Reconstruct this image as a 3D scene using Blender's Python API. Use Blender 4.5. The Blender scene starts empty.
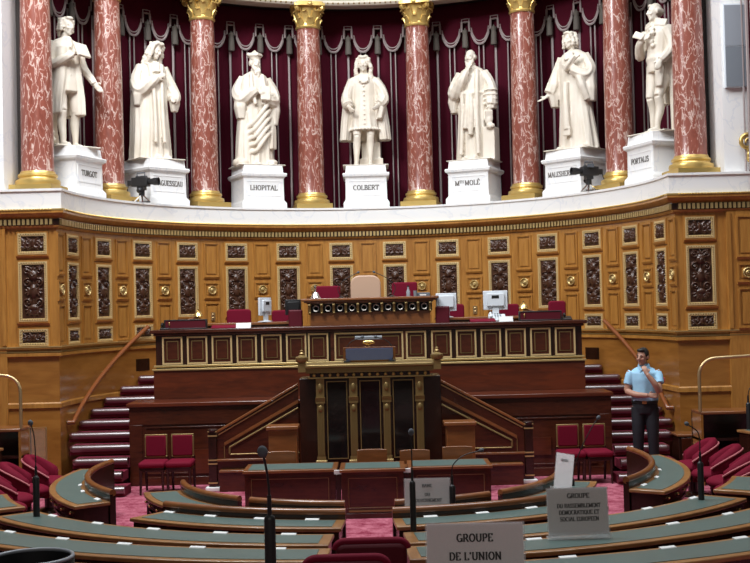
import bpy, math, random
import numpy as np
from mathutils import Vector, Matrix

SC = bpy.context.scene
COL = SC.collection
PI = math.pi
def R(d): return math.radians(d)

# ------------------------------------------------------------------ camera, world, lights, exposure
cam_d = bpy.data.cameras.new('camera'); cam = bpy.data.objects.new('camera', cam_d); COL.objects.link(cam)
_yaw, _pit, _rol = R(0.08), R(1.27), R(1.41)
_fw = Vector((math.sin(_yaw)*math.cos(_pit), math.cos(_yaw)*math.cos(_pit), math.sin(_pit)))
_r0 = Vector((math.cos(_yaw), -math.sin(_yaw), 0)); _u0 = _r0.cross(_fw)
_rr = _r0*math.cos(_rol)-_u0*math.sin(_rol); _uu = _u0*math.cos(_rol)+_r0*math.sin(_rol)
_m = Matrix.Identity(4)
for i in range(3):
    _m[i][0] = _rr[i]; _m[i][1] = _uu[i]; _m[i][2] = -_fw[i]
_m[0][3], _m[1][3], _m[2][3] = 0.09, 0.0, 2.45
cam.matrix_world = _m
cam_d.sensor_width = 36; cam_d.lens = 36*1160/750; cam_d.clip_start = .1; cam_d.clip_end = 200
SC.camera = cam

W = bpy.data.worlds.new('hall_ambient'); SC.world = W; W.use_nodes = True
W.node_tree.nodes['Background'].inputs[0].default_value = (1.0, .93, .86, 1)
W.node_tree.nodes['Background'].inputs[1].default_value = .07

def area(name, loc, target, size, energy, col=(1, 1, 1), sy=None):
    l = bpy.data.lights.new(name, 'AREA'); l.energy = energy; l.color = col
    l.shape = 'RECTANGLE'; l.size = size; l.size_y = sy or size
    o = bpy.data.objects.new(name, l); COL.objects.link(o); o.location = loc
    o.rotation_euler = (Vector(target)-Vector(loc)).to_track_quat('-Z', 'Y').to_euler()
    return o
# daylight through the glazed dome over the hall, then an added spot and fill
area('dome_skylight', (0.0, 13.2, 13.0), (0, 15.5, 0), 14, 2100, (.90, .95, 1.0), 5)
area('niche_spot', (-4.5, 12.0, 11.0), (0.6, 21.5, 6.0), 2.0, 880, (.97, .98, 1.0))  # unseen spot added to keep the statues bright and model their folds
area('front_fill', (0.0, -4.0, 8.0), (0, 17, 2.0), 9, 210, (1.0, .93, .86), 3)  # unseen fill added behind the camera to lift surfaces facing it
SC.view_settings.view_transform = 'Standard'; SC.view_settings.look = 'None'
SC.view_settings.gamma = 1.0; SC.view_settings.use_curve_mapping = False
SC.view_settings.exposure = 0.0

# ------------------------------------------------------------------ materials
def mat(name, col, rough=.5, metal=0.0, grain=None, veins=None, bump=None, coat=0.0, spec=.5, trans=0.0, sheen=0.0, alpha=1.0, ior=None):
    m = bpy.data.materials.new(name); m.use_nodes = True; nt = m.node_tree; b = nt.nodes['Principled BSDF']
    b.inputs['Base Color'].default_value = (*col, 1); b.inputs['Roughness'].default_value = rough
    b.inputs['Metallic'].default_value = metal; b.inputs['Specular IOR Level'].default_value = spec
    b.inputs['Coat Weight'].default_value = coat; b.inputs['Coat Roughness'].default_value = .12
    b.inputs['Transmission Weight'].default_value = trans
    b.inputs['Sheen Weight'].default_value = sheen
    b.inputs['Alpha'].default_value = alpha
    if ior: b.inputs['IOR'].default_value = ior
    tc = nt.nodes.new('ShaderNodeTexCoord'); L = nt.links.new
    def noise(scale, detail=4, dist=0.0, st=(1, 1, 1)):
        mp = nt.nodes.new('ShaderNodeMapping'); mp.inputs['Scale'].default_value = st
        n = nt.nodes.new('ShaderNodeTexNoise'); n.inputs['Scale'].default_value = scale
        n.inputs['Detail'].default_value = detail; n.inputs['Distortion'].default_value = dist
        L(tc.outputs['Object'], mp.inputs[0]); L(mp.outputs[0], n.inputs['Vector']); return n
    def ramp(src, stops):
        r = nt.nodes.new('ShaderNodeValToRGB'); e = r.color_ramp.elements
        while len(e) < len(stops): e.new(.5)
        for k, (p, c) in enumerate(stops): e[k].position = p; e[k].color = (*c, 1)
        L(src, r.inputs[0]); return r
    if grain:                                    # (scale, stretch, dark factor, distortion)
        s, st, c2, d = grain
        n = noise(s, 6, d, st); n2 = noise(s*.18, 3, .4, st)
        mx = nt.nodes.new('ShaderNodeMath'); mx.operation = 'ADD'
        mu = nt.nodes.new('ShaderNodeMath'); mu.operation = 'MULTIPLY'; mu.inputs[1].default_value = .5
        L(n.outputs['Fac'], mx.inputs[0]); L(n2.outputs['Fac'], mx.inputs[1]); L(mx.outputs[0], mu.inputs[0])
        r = ramp(mu.outputs[0], [(.36, c2), (.62, col)]); L(r.outputs[0], b.inputs['Base Color'])
    if veins:                                    # (scale, distortion, vein colour, width, second colour, stretch)
        s, d, vc, w, c2, st = veins
        n = noise(s, 5, d, st)
        r = ramp(n.outputs['Fac'], [(.30, c2), (.5-w, col), (.5, vc), (.5+w, col), (.8, c2)])
        L(r.outputs[0], b.inputs['Base Color'])
    if bump:                                     # (scale, strength, distance)
        n = noise(bump[0], 4)
        bp = nt.nodes.new('ShaderNodeBump'); bp.inputs['Strength'].default_value = bump[1]; bp.inputs['Distance'].default_value = bump[2]
        L(n.outputs['Fac'], bp.inputs['Height']); L(bp.outputs[0], b.inputs['Normal'])
    return m
MT = {}
MT['oak'] = mat('oak', (.46, .215, .046), .33, grain=(9, (3, 3, .35), (.31, .128, .024), .6), coat=.25)
MT['oak_low'] = mat('oak_dado', (.36, .155, .032), .28, grain=(5, (.5, .5, 2.4), (.24, .092, .017), .8), coat=.4)
MT['walnut'] = mat('carved_walnut', (.062, .024, .012), .3, bump=(60, .2, .004), coat=.2)
MT['gilt_bead'] = mat('bright_bead_gilt', (.70, .52, .25), .4, .35)
MT['gilt'] = mat('gilt', (.62, .43, .14), .34, .65, bump=(80, .25, .003))
MT['gilt_pale'] = mat('pale_gilt', (.55, .40, .17), .36, .6)
MT['gilt_dull'] = mat('dull_gilt', (.27, .185, .07), .42, .6)
MT['mahog'] = mat('mahogany', (.080, .018, .007), .27, grain=(8, (.6, 2, 3), (.036, .008, .004), .8), coat=.2)
MT['mahog_d'] = mat('dark_mahogany', (.032, .009, .005), .27, grain=(8, (2, 2, .5), (.015, .005, .003), .8), coat=.2)
MT['mahog_red'] = mat('red_mahogany', (.125, .024, .008), .28, grain=(6, (.5, 2, 3), (.058, .012, .005), 1.0), coat=.2)
MT['mahog_l'] = mat('light_mahogany', (.25, .088, .026), .3, grain=(7, (.6, 2, 3), (.15, .05, .015), .6), coat=.3)
MT['desk_edge'] = mat('desk_edge_wood', (.36, .175, .062), .32, grain=(8, (1, 1, 2), (.23, .10, .035), .4), coat=.3)
MT['leather'] = mat('teal_leather', (.088, .135, .122), .42, bump=(120, .15, .002), grain=(3, (1, 1, 1), (.075, .115, .105), .2))
MT['marble'] = mat('white_marble', (.80, .79, .77), .4, veins=(1.3, 1.6, (.70, .71, .73), .025, (.78, .78, .78), (1, 1, 1)))
MT['statue'] = mat('statuary_marble', (.72, .66, .57), .5, grain=(3, (1, 1, 1), (.64, .56, .45), .3))
MT['griotte'] = mat('red_column_marble', (.25, .072, .048), .3, veins=(11.0, .9, (.62, .47, .41), .028, (.18, .047, .031), (1.0, 1.0, .36)), coat=.2)
MT['curtain'] = mat('maroon_velvet', (.058, .0045, .012), .85, spec=.08, bump=(90, .2, .003))
MT['braid'] = mat('grey_braid', (.33, .27, .26), .7)
MT['tassel'] = mat('tassel_thread', (.10, .085, .07), .8)
MT['velvet'] = mat('crimson_velvet', (.15, .005, .020), .75, spec=.12, bump=(90, .2, .003))
MT['velvet_d'] = mat('dark_crimson_leather', (.085, .005, .012), .55, spec=.25)
MT['carpet'] = mat('crimson_carpet', (.50, .16, .21), .95, spec=.1, grain=(34, (1, 1, 1), (.17, .008, .03), 1.5), bump=(150, .4, .005))
MT['stair'] = mat('waxed_stair_wood', (.075, .014, .018), .38, coat=1.0, ior=2.3)
MT['rail_wood'] = mat('handrail_wood', (.22, .066, .018), .3, coat=.3)
MT['runner'] = mat('stair_carpet', (.17, .022, .04), .9, spec=.1, bump=(100, .3, .004))
MT['steel'] = mat('brushed_brass', (.62, .46, .24), .3, .8)
MT['chrome'] = mat('chrome', (.75, .75, .75), .18, 1.0)
MT['brass'] = mat('brass', (.78, .56, .22), .25, .9)
MT['black'] = mat('black_plastic', (.012, .012, .013), .4)
MT['blackm'] = mat('black_marble', (.009, .007, .007), .10, veins=(3, 2, (.016, .014, .013), .02, (.007, .006, .006), (1, 1, 1)), coat=.3)
MT['foam'] = mat('grey_foam', (.085, .095, .11), .9, bump=(200, .5, .003))
MT['white'] = mat('white_plastic', (.66, .70, .74), .4)
MT['paper'] = mat('paper', (.82, .74, .73), .7, grain=(3, (1, 1, 1), (.77, .69, .68), .2))
MT['card'] = mat('white_card', (.78, .78, .76), .6)
MT['acrylic'] = mat('clear_acrylic', (.80, .84, .86), .08, alpha=.25, spec=.6)
MT['pane'] = mat('clear_pane', (.75, .70, .62), .05, alpha=.10, spec=.6)
MT['piping'] = mat('pink_piping', (.42, .12, .13), .7)
MT['ink'] = mat('black_ink', (.02, .018, .018), .6)
MT['engrave'] = mat('engraved_letters', (.10, .085, .07), .6)
MT['screen'] = mat('grey_display', (.20, .22, .245), .35, grain=(1.5, (1, 1, 1), (.18, .20, .225), 0))
MT['screen2'] = mat('pale_display', (.27, .29, .32), .35)
MT['blue'] = mat('blue_leather', (.085, .125, .28), .18, coat=.5)
MT['beige'] = mat('beige_leather', (.50, .33, .23), .38)
MT['skin'] = mat('skin', (.42, .22, .15), .5)
MT['hair'] = mat('dark_hair', (.014, .011, .009), .6, bump=(120, .6, .004))
MT['shirt'] = mat('light_blue_cotton', (.34, .60, .80), .75, bump=(14, .25, .02))
MT['navy'] = mat('navy_cloth', (.008, .009, .014), .75, bump=(12, .25, .02))
MT['shoe'] = mat('black_shoe', (.008, .008, .008), .25)
MT['badge'] = mat('red_badge', (.45, .05, .06), .6)
MT['buckle'] = mat('brown_buckle', (.28, .10, .03), .4)
MT['plaster'] = mat('cream_plaster', (.62, .56, .46), .7)
MT['dark'] = mat('painted_niche_shade', (.02, .014, .012), .8)  # near-black: shade inside the niche put into the colour

# ------------------------------------------------------------------ mesh helpers
class MB:
    def __init__(s): s.v = []; s.f = []
    def add(s, vs, fs, M=None):
        n = len(s.v)
        if M is not None: vs = [tuple(M @ Vector(p)) for p in vs]
        s.v.extend([tuple(p) for p in vs]); s.f.extend([tuple(i+n for i in f) for f in fs]); return s
    def bx(s, x0, x1, y0, y1, z0, z1, M=None):
        return s.add([(x0, y0, z0), (x1, y0, z0), (x1, y1, z0), (x0, y1, z0), (x0, y0, z1), (x1, y0, z1), (x1, y1, z1), (x0, y1, z1)],
                     [(0, 3, 2, 1), (4, 5, 6, 7), (0, 1, 5, 4), (1, 2, 6, 5), (2, 3, 7, 6), (3, 0, 4, 7)], M)
    def lathe(s, prof, c=(0, 0, 0), n=24, M=None, a0=0):
        vs = []; fs = []; k = len(prof)
        for i in range(n):
            a = a0+2*PI*i/n
            for r, z in prof: vs.append((c[0]+r*math.cos(a), c[1]+r*math.sin(a), c[2]+z))
        for i in range(n):
            j = (i+1) % n
            for q in range(k-1): fs.append((i*k+q, j*k+q, j*k+q+1, i*k+q+1))
        fs.append(tuple(i*k for i in range(n))[::-1]); fs.append(tuple(i*k+k-1 for i in range(n)))
        return s.add(vs, fs, M)
    def cyl(s, r, z0, z1, c=(0, 0, 0), n=20, M=None): return s.lathe([(r, z0), (r, z1)], c, n, M)
    def tube(s, pts, r, n=10, M=None, flat=1.0, up=None, ridge=None):
        pts = [Vector(p) for p in pts]; rs = r if isinstance(r, (list, tuple)) else [r]*len(pts)
        vs = []; fs = []; prev = None
        for i, p in enumerate(pts):
            t = (pts[min(i+1, len(pts)-1)]-pts[max(i-1, 0)]).normalized()
            if prev is None:
                u = Vector(up) if up else (Vector((0, 0, 1)) if abs(t.z) < .9 else Vector((0, 1, 0)))
            else: u = prev
            a = (u-t*u.dot(t)).normalized(); b = t.cross(a); prev = a
            for k in range(n):
                g = 2*PI*k/n; q = 1.0
                if ridge: q = 1+ridge[0]*(1-2*abs(math.sin(g*ridge[1]/2+ridge[2]+i*ridge[3])))
                vs.append(p+a*(math.cos(g)*rs[i]*flat*q)+b*(math.sin(g)*rs[i]*q))
        for i in range(len(pts)-1):
            for k in range(n):
                j = (k+1) % n; fs.append((i*n+k, i*n+j, (i+1)*n+j, (i+1)*n+k))
        fs.append(tuple(range(n))[::-1]); fs.append(tuple((len(pts)-1)*n+k for k in range(n)))
        return s.add(vs, fs, M)
    def ell(s, c, r, M=None, nu=16, nv=10, rot=None):
        vs = []; fs = []
        Q = rot.to_matrix() if rot is not None and not isinstance(rot, Matrix) else rot
        for j in range(nv+1):
            b = -PI/2+PI*j/nv
            for i in range(nu):
                a = 2*PI*i/nu
                p = Vector((math.cos(a)*math.cos(b)*r[0], math.sin(a)*math.cos(b)*r[1], math.sin(b)*r[2]))
                if Q is not None: p = Q @ p
                vs.append((p.x+c[0], p.y+c[1], p.z+c[2]))
        for j in range(nv):
            for i in range(nu):
                k = (i+1) % nu; fs.append((j*nu+i, j*nu+k, (j+1)*nu+k, (j+1)*nu+i))
        return s.add(vs, fs, M)
    def prism(s, poly, vec, M=None):             # poly: planar 3-D points, pushed along vec
        n = len(poly); v = Vector(vec)
        vs = [Vector(p) for p in poly]+[Vector(p)+v for p in poly]
        fs = [tuple(range(n))[::-1], tuple(range(n, 2*n))]+[(i, (i+1) % n, n+(i+1) % n, n+i) for i in range(n)]
        return s.add(vs, fs, M)
    def sweep(s, path, prof):                    # 2-D path, closed profile of (offset towards the room, z); mitred
        P = [Vector((p[0], p[1])) for p in path]; k = len(prof); vs = []; fs = []
        for i, p in enumerate(P):
            t0 = (P[i]-P[i-1]).normalized() if i else None
            t1 = (P[i+1]-P[i]).normalized() if i < len(P)-1 else None
            t0 = t0 or t1; t1 = t1 or t0
            n0 = Vector((t0.y, -t0.x)); n1 = Vector((t1.y, -t1.x))
            m = (n0+n1).normalized(); m = m/max(.3, m.dot(n0))
            for off, z in prof: vs.append((p.x+m.x*off, p.y+m.y*off, z))
        for i in range(len(P)-1):
            for q in range(k):
                r = (q+1) % k; fs.append((i*k+q, (i+1)*k+q, (i+1)*k+r, i*k+r))
        fs.append(tuple(range(k))); fs.append(tuple((len(P)-1)*k+q for q in range(k))[::-1])
        return s.add(vs, fs)
    def frame(s, x0, x1, z0, z1, w, d0, d1, y=0): # four bars round a rectangle in the xz plane, facing -y
        s.bx(x0, x1, y-d1, y-d0, z1-w, z1); s.bx(x0, x1, y-d1, y-d0, z0, z0+w)
        s.bx(x0, x0+w, y-d1, y-d0, z0+w, z1-w); s.bx(x1-w, x1, y-d1, y-d0, z0+w, z1-w); return s
def mesh_from(mb, name, m=None, smooth=None):
    me = bpy.data.meshes.new(name); me.from_pydata([tuple(p) for p in mb.v], [], mb.f); me.update()
    import bmesh
    b = bmesh.new(); b.from_mesh(me); bmesh.ops.recalc_face_normals(b, faces=b.faces); b.to_mesh(me); b.free()
    if m is not None: me.materials.append(MT[m] if isinstance(m, str) else m)
    if smooth:
        me.shade_smooth()
        if smooth < 180: me.set_sharp_from_angle(angle=R(smooth))
    return me
def obj(name, mb, m=None, parent=None, smooth=35, bevel=0, loc=None, rotz=None, world=False):
    if world and parent is not None:
        l = parent.location; q = Matrix.Rotation(-parent.rotation_euler.z, 3, 'Z')
        if world == 'grand': l = l+parent.parent.location
        mb.v = [tuple(q @ (Vector(p)-l)) for p in mb.v]
    me = mb if isinstance(mb, bpy.types.Mesh) else mesh_from(mb, name, m, smooth)
    o = bpy.data.objects.new(name, me); COL.objects.link(o)
    if parent is not None: o.parent = parent
    if loc is not None: o.location = loc
    if rotz is not None: o.rotation_euler = (0, 0, rotz)
    if bevel:
        bm = o.modifiers.new('bevel', 'BEVEL'); bm.width = bevel; bm.segments = 2; bm.limit_method = 'ANGLE'; bm.angle_limit = R(40)
        bm.harden_normals = False
    return o
def tag(o, label=None, cat=None, group=None, kind=None):
    if label: o['label'] = label
    if cat: o['category'] = cat
    if group: o['group'] = group
    if kind: o['kind'] = kind
    return o
def thing(name, label, cat, loc=(0, 0, 0), rotz=0, group=None):
    o = bpy.data.objects.new(name, None); COL.objects.link(o); o.location = loc; o.rotation_euler = (0, 0, rotz)
    o.empty_display_size = .1
    return tag(o, label, cat, group)
def struct(name, mb, m, smooth=35, bevel=0, label=None):
    o = obj(name, mb, m, smooth=smooth, bevel=bevel); o['kind'] = 'structure'
    if label: o['label'] = label
    return o
def dup(root, loc, rotz, label=None, group=None):
    r = root.copy(); COL.objects.link(r); r.location = loc; r.rotation_euler = (0, 0, rotz)
    if label: r['label'] = label
    if group: r['group'] = group
    for ch in list(root.children):
        c = ch.copy(); COL.objects.link(c); c.parent = r
        for g in ch.children:
            d = g.copy(); COL.objects.link(d); d.parent = c
    return r

# ------------------------------------------------------------------ serif lettering built from strokes
def _arc(cx, cy, rx, ry, a0, a1, n=12): return [(cx+rx*math.cos(R(a0+(a1-a0)*i/n)), cy+ry*math.sin(R(a0+(a1-a0)*i/n))) for i in range(n+1)]
GL = {  # width, polylines, serif feet
 'A': (.8, [[(.05, 0), (.4, 1), (.75, 0)], [(.2, .34), (.6, .34)]], [(.05, 0), (.75, 0)]),
 'B': (.7, [[(.14, 0), (.14, 1)], [(.14, 1)]+_arc(.36, .76, .22, .24, 90, -90)+[(.14, .52)], _arc(.38, .26, .26, .26, 90, -90)+[(.14, 0)]], [(.14, 0), (.14, 1)]),
 'C': (.75, [_arc(.42, .5, .34, .5, 50, 310)], []),
 'D': (.8, [[(.14, 0), (.14, 1)], [(.14, 1)]+_arc(.34, .5, .38, .5, 90, -90)+[(.14, 0)]], [(.14, 0), (.14, 1)]),
 'E': (.68, [[(.14, 0), (.14, 1)], [(.14, 1), (.58, 1), (.58, .84)], [(.14, .52), (.46, .52)], [(.14, 0), (.6, 0), (.6, .18)]], [(.14, 0), (.14, 1)]),
 'G': (.8, [_arc(.42, .5, .34, .5, 50, 340), [(.72, .02), (.72, .42)], [(.5, .42), (.8, .42)]], []),
 'H': (.82, [[(.14, 0), (.14, 1)], [(.68, 0), (.68, 1)], [(.14, .52), (.68, .52)]], [(.14, 0), (.14, 1), (.68, 0), (.68, 1)]),
 'I': (.36, [[(.18, 0), (.18, 1)]], [(.18, 0), (.18, 1)]),
 'L': (.64, [[(.14, 0), (.14, 1)], [(.14, 0), (.58, 0), (.58, .2)]], [(.14, 0), (.14, 1)]),
 'M': (.96, [[(.14, 0), (.14, 1), (.48, .1), (.82, 1), (.82, 0)]], [(.14, 0), (.82, 0), (.1, 1), (.86, 1)]),
 'N': (.84, [[(.14, 0), (.14, 1), (.7, 0), (.7, 1)]], [(.14, 0), (.1, 1), (.7, 1)]),
 'O': (.84, [_arc(.42, .5, .34, .5, 0, 360, 24)], []),
 'P': (.68, [[(.14, 0), (.14, 1)], [(.14, 1)]+_arc(.36, .73, .24, .27, 90, -90)+[(.14, .46)]], [(.14, 0), (.14, 1)]),
 'Q': (.84, [_arc(.42, .5, .34, .5, 0, 360, 24), [(.45, .2), (.75, -.15)]], []),
 'R': (.76, [[(.14, 0), (.14, 1)], [(.14, 1)]+_arc(.36, .74, .24, .26, 90, -90)+[(.14, .48)], [(.38, .48), (.7, 0)]], [(.14, 0), (.14, 1), (.7, 0)]),
 'S': (.64, [_arc(.32, .75, .22, .25, 20, 270)+_arc(.32, .25, .24, .25, 90, -160)], []),
 'T': (.76, [[(.38, 0), (.38, 1)], [(.06, .82), (.06, 1), (.7, 1), (.7, .82)]], [(.38, 0)]),
 'U': (.82, [[(.14, 1), (.14, .32)]+_arc(.41, .32, .27, .32, 180, 360)+[(.68, 1)]], [(.14, 1), (.68, 1)]),
 'V': (.8, [[(.05, 1), (.4, 0), (.75, 1)]], [(.05, 1), (.75, 1)]),
 "'": (.26, [[(.15, 1), (.1, .78)]], []),
}
GL['É'] = (GL['E'][0], GL['E'][1]+[[(.3, 1.1), (.45, 1.28)]], GL['E'][2])
def text_mb(lines, bold=1.0, depth=.001):      # lines: (string, cap height, centre x, baseline z[, width factor]); faces -y at y=0
    mb = MB()
    for ln in lines:
        s, h, cx, bz = ln[:4]; wf = ln[4] if len(ln) > 4 else 1.0
        tw = sum((GL[c][0]+.08 if c in GL else .4) for c in s)*h*wf; x = cx-tw/2
        for c in s:
            if c not in GL: x += .4*h*wf; continue
            w, polys, feet = GL[c]
            for pl in polys:
                for (ax, ay), (bx_, by) in zip(pl, pl[1:]):
                    dx, dy = bx_-ax, by-ay; l = math.hypot(dx, dy)
                    if l < 1e-6: continue
                    t = (.065+.10*abs(dy)/l)*bold/2; ex, ey = dx/l*.03, dy/l*.03; nx, ny = -dy/l*t, dx/l*t
                    q = [(ax-ex+nx, ay-ey+ny), (bx_+ex+nx, by+ey+ny), (bx_+ex-nx, by+ey-ny), (ax-ex-nx, ay-ey-ny)]
                    mb.prism([(x+p*h*wf, 0, bz+r*h) for p, r in q], (0, -depth, 0))
            for fx, fy in feet:
                z0 = fy-.05 if fy > .5 else fy
                mb.bx(x+(fx-.15)*h*wf, x+(fx+.15)*h*wf, -depth, 0, bz+z0*h, bz+(z0+.055)*h)
            x += (w+.08)*h*wf
    return mb

# ------------------------------------------------------------------ the setting
CY, RW = 16.86, 4.5                               # centre and radius of the niche
def arcp(r, a0, a1, n): return [(r*math.sin(R(a0+(a1-a0)*i/n)), CY+r*math.cos(R(a0+(a1-a0)*i/n))) for i in range(n+1)]
ARC = arcp(RW, -90, 90, 84)
FULL = [(-7.2, CY)]+ARC+[(7.2, CY)]
struct('floor', MB().bx(-9, 9, -1, 22.5, -.2, 0), 'carpet')
def ppath(mb, path, prof): return mb.sweep(path, prof)
wall_back = struct('wall_back', MB().sweep(ARC, [(0, 0), (0, 3.74), (-.2, 3.74), (-.2, 0)]), 'oak', label='curved oak panelled wall of the niche')
wall_left = struct('wall_left', MB().sweep([(-7.2, CY), (-RW, CY)], [(0, 0), (0, 3.74), (-.2, 3.74), (-.2, 0)]), 'oak', label='flat oak panelled wall left of the niche')
wall_right = struct('wall_right', MB().sweep([(RW, CY), (7.2, CY)], [(0, 0), (0, 3.74), (-.2, 3.74), (-.2, 0)]), 'oak', label='flat oak panelled wall right of the niche')
# slightly projecting strip of the flat walls beyond the corner bay
for w, s in ((wall_left, -1), (wall_right, 1)):
    a, b = sorted((s*5.235, s*7.2))
    obj('projecting_bay', MB().bx(a, b, CY-.05, CY, 0, 3.72), 'oak', w)
cor = MB().sweep(FULL, [(-.05, 3.72), (.03, 3.72), (.05, 3.75), (.05, 3.86), (.10, 3.88), (.14, 3.93), (.14, 3.965), (-.05, 3.965)])
trim_1 = struct('trim_1', cor, 'oak', label='oak cornice above the panelling')
den = MB(); L = 0; pitch = .066
for p, q in zip(FULL, FULL[1:]):
    p = Vector(p); q = Vector(q); seg = (q-p).length; t = (q-p).normalized(); n = Vector((t.y, -t.x))
    while L < seg:
        c = p+t*L; r = math.atan2(t.y, t.x)
        M = Matrix.Translation((c.x+n.x*.05, c.y+n.y*.05, 0)) @ Matrix.Rotation(r, 4, 'Z')
        den.bx(-.019, .019, -.036, .01, 3.765, 3.845, M); L += pitch
    L -= seg
obj('dentils', den, 'gilt_pale', trim_1)
obj('dentil_ground', MB().sweep(FULL, [(.0, 3.757), (.053, 3.757), (.053, 3.853), (0, 3.853)]), 'mahog_d', trim_1)
bead = MB(); L = 0
bead.sweep(FULL, [(.145, 3.967), (.145, 3.99), (0, 3.99), (0, 3.967)])
for p, q in zip(FULL, FULL[1:]):
    p = Vector(p); q = Vector(q); seg = (q-p).length; t = (q-p).normalized(); n = Vector((t.y, -t.x))
    while L < seg:
        c = p+t*L; bead.ell((c.x+n.x*.145, c.y+n.y*.145, 3.978), (.017, .017, .015), nu=6, nv=4); L += .045
    L -= seg
obj('bead_moulding', bead, 'gilt', trim_1)
trim_2 = struct('trim_2', MB().sweep(FULL, [(.10, 3.99), (.10, 4.24), (.12, 4.25), (.12, 4.285), (-1.35, 4.285), (-1.35, 3.99)]), 'marble', label='white marble ledge carrying columns and statues')
# dado rails of the wall
trim_3 = struct('trim_3', MB().sweep(FULL, [(0, 1.84), (.05, 1.86), (.05, 1.90), (.02, 1.93), (.02, 1.96), (.06, 1.965), (.06, 1.99), (0, 2.0)]), 'oak', label='oak moulding under the carved panels')
obj('gold_fillet', MB().sweep(FULL, [(.0, 1.915), (.052, 1.915), (.052, 1.93), (0, 1.93)]), 'gilt_dull', trim_3)
obj('top_fillet', MB().sweep(FULL, [(.0, 1.985), (.066, 1.985), (.066, 2.0), (0, 2.0)]), 'gilt_pale', trim_3)
for w_, pth in ((wall_back, ARC), (wall_left, [(-5.235, CY), (-RW, CY)]), (wall_right, [(RW, CY), (5.235, CY)])):
    obj('dado_panel', MB().sweep(pth, [(-.002, 0), (.006, 0), (.006, 1.845), (-.002, 1.845)]), 'oak_low', w_)
trim_4 = struct('trim_4', MB().sweep(FULL, [(0, 1.10), (.03, 1.11), (.03, 1.17), (.015, 1.19), (0, 1.19)]), 'oak', label='low oak rail of the dado')
# marble piers left and right of the colonnade
for nm, s in (('left', -1), ('right', 1)):
    a, b = sorted((s*5.27, s*7.4))
    w = struct('wall_%s_upper' % nm, MB().bx(a, b, CY+.06, CY+1.2, 4.285, 9.5), 'marble', label='white marble pier on the %s' % nm)
    a, b = sorted((s*5.15, s*5.27))
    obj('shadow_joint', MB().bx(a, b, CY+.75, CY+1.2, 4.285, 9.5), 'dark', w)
    a, b = sorted((s*5.30, s*5.52))
# niche lining behind and over the curtain, its shade painted in as near-black
struct('wall_back_upper', MB().sweep(arcp(5.95, -100, 100, 80), [(0, 3.9), (0, 9.4), (-.15, 9.4), (-.15, 3.9)]), 'dark', label='wall behind the curtain, niche shade painted in')
struct('ceiling', MB().sweep(arcp(5.0, -96, 96, 80), [(0, 8.22), (0, 8.4), (-1.1, 8.4), (-1.1, 8.22)]), 'dark', label='soffit over the colonnade, niche shade painted in')
arch = struct('trim_5', MB().sweep(arcp(4.9, -92, 92, 80), [(.20, 8.10), (.24, 8.14), (.24, 8.9), (-.35, 8.9), (-.35, 8.17), (-.2, 8.17)]), 'plaster', label='cream architrave resting on the capitals')
ad = MB()
for i in range(150):
    a = R(-90+180*(i+.5)/150); ad.ell((4.675*math.sin(a), CY+4.675*math.cos(a), 8.135), (.02, .02, .022), nu=8, nv=5)
obj('gold_beading', ad, 'gilt_dull', arch)
ab = MB().sweep(arcp(4.645, -92, 92, 80), [(0, 8.19), (.02, 8.2), (.02, 8.24), (0, 8.25)])
obj('gold_band', ab, 'gilt_dull', arch)

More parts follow.
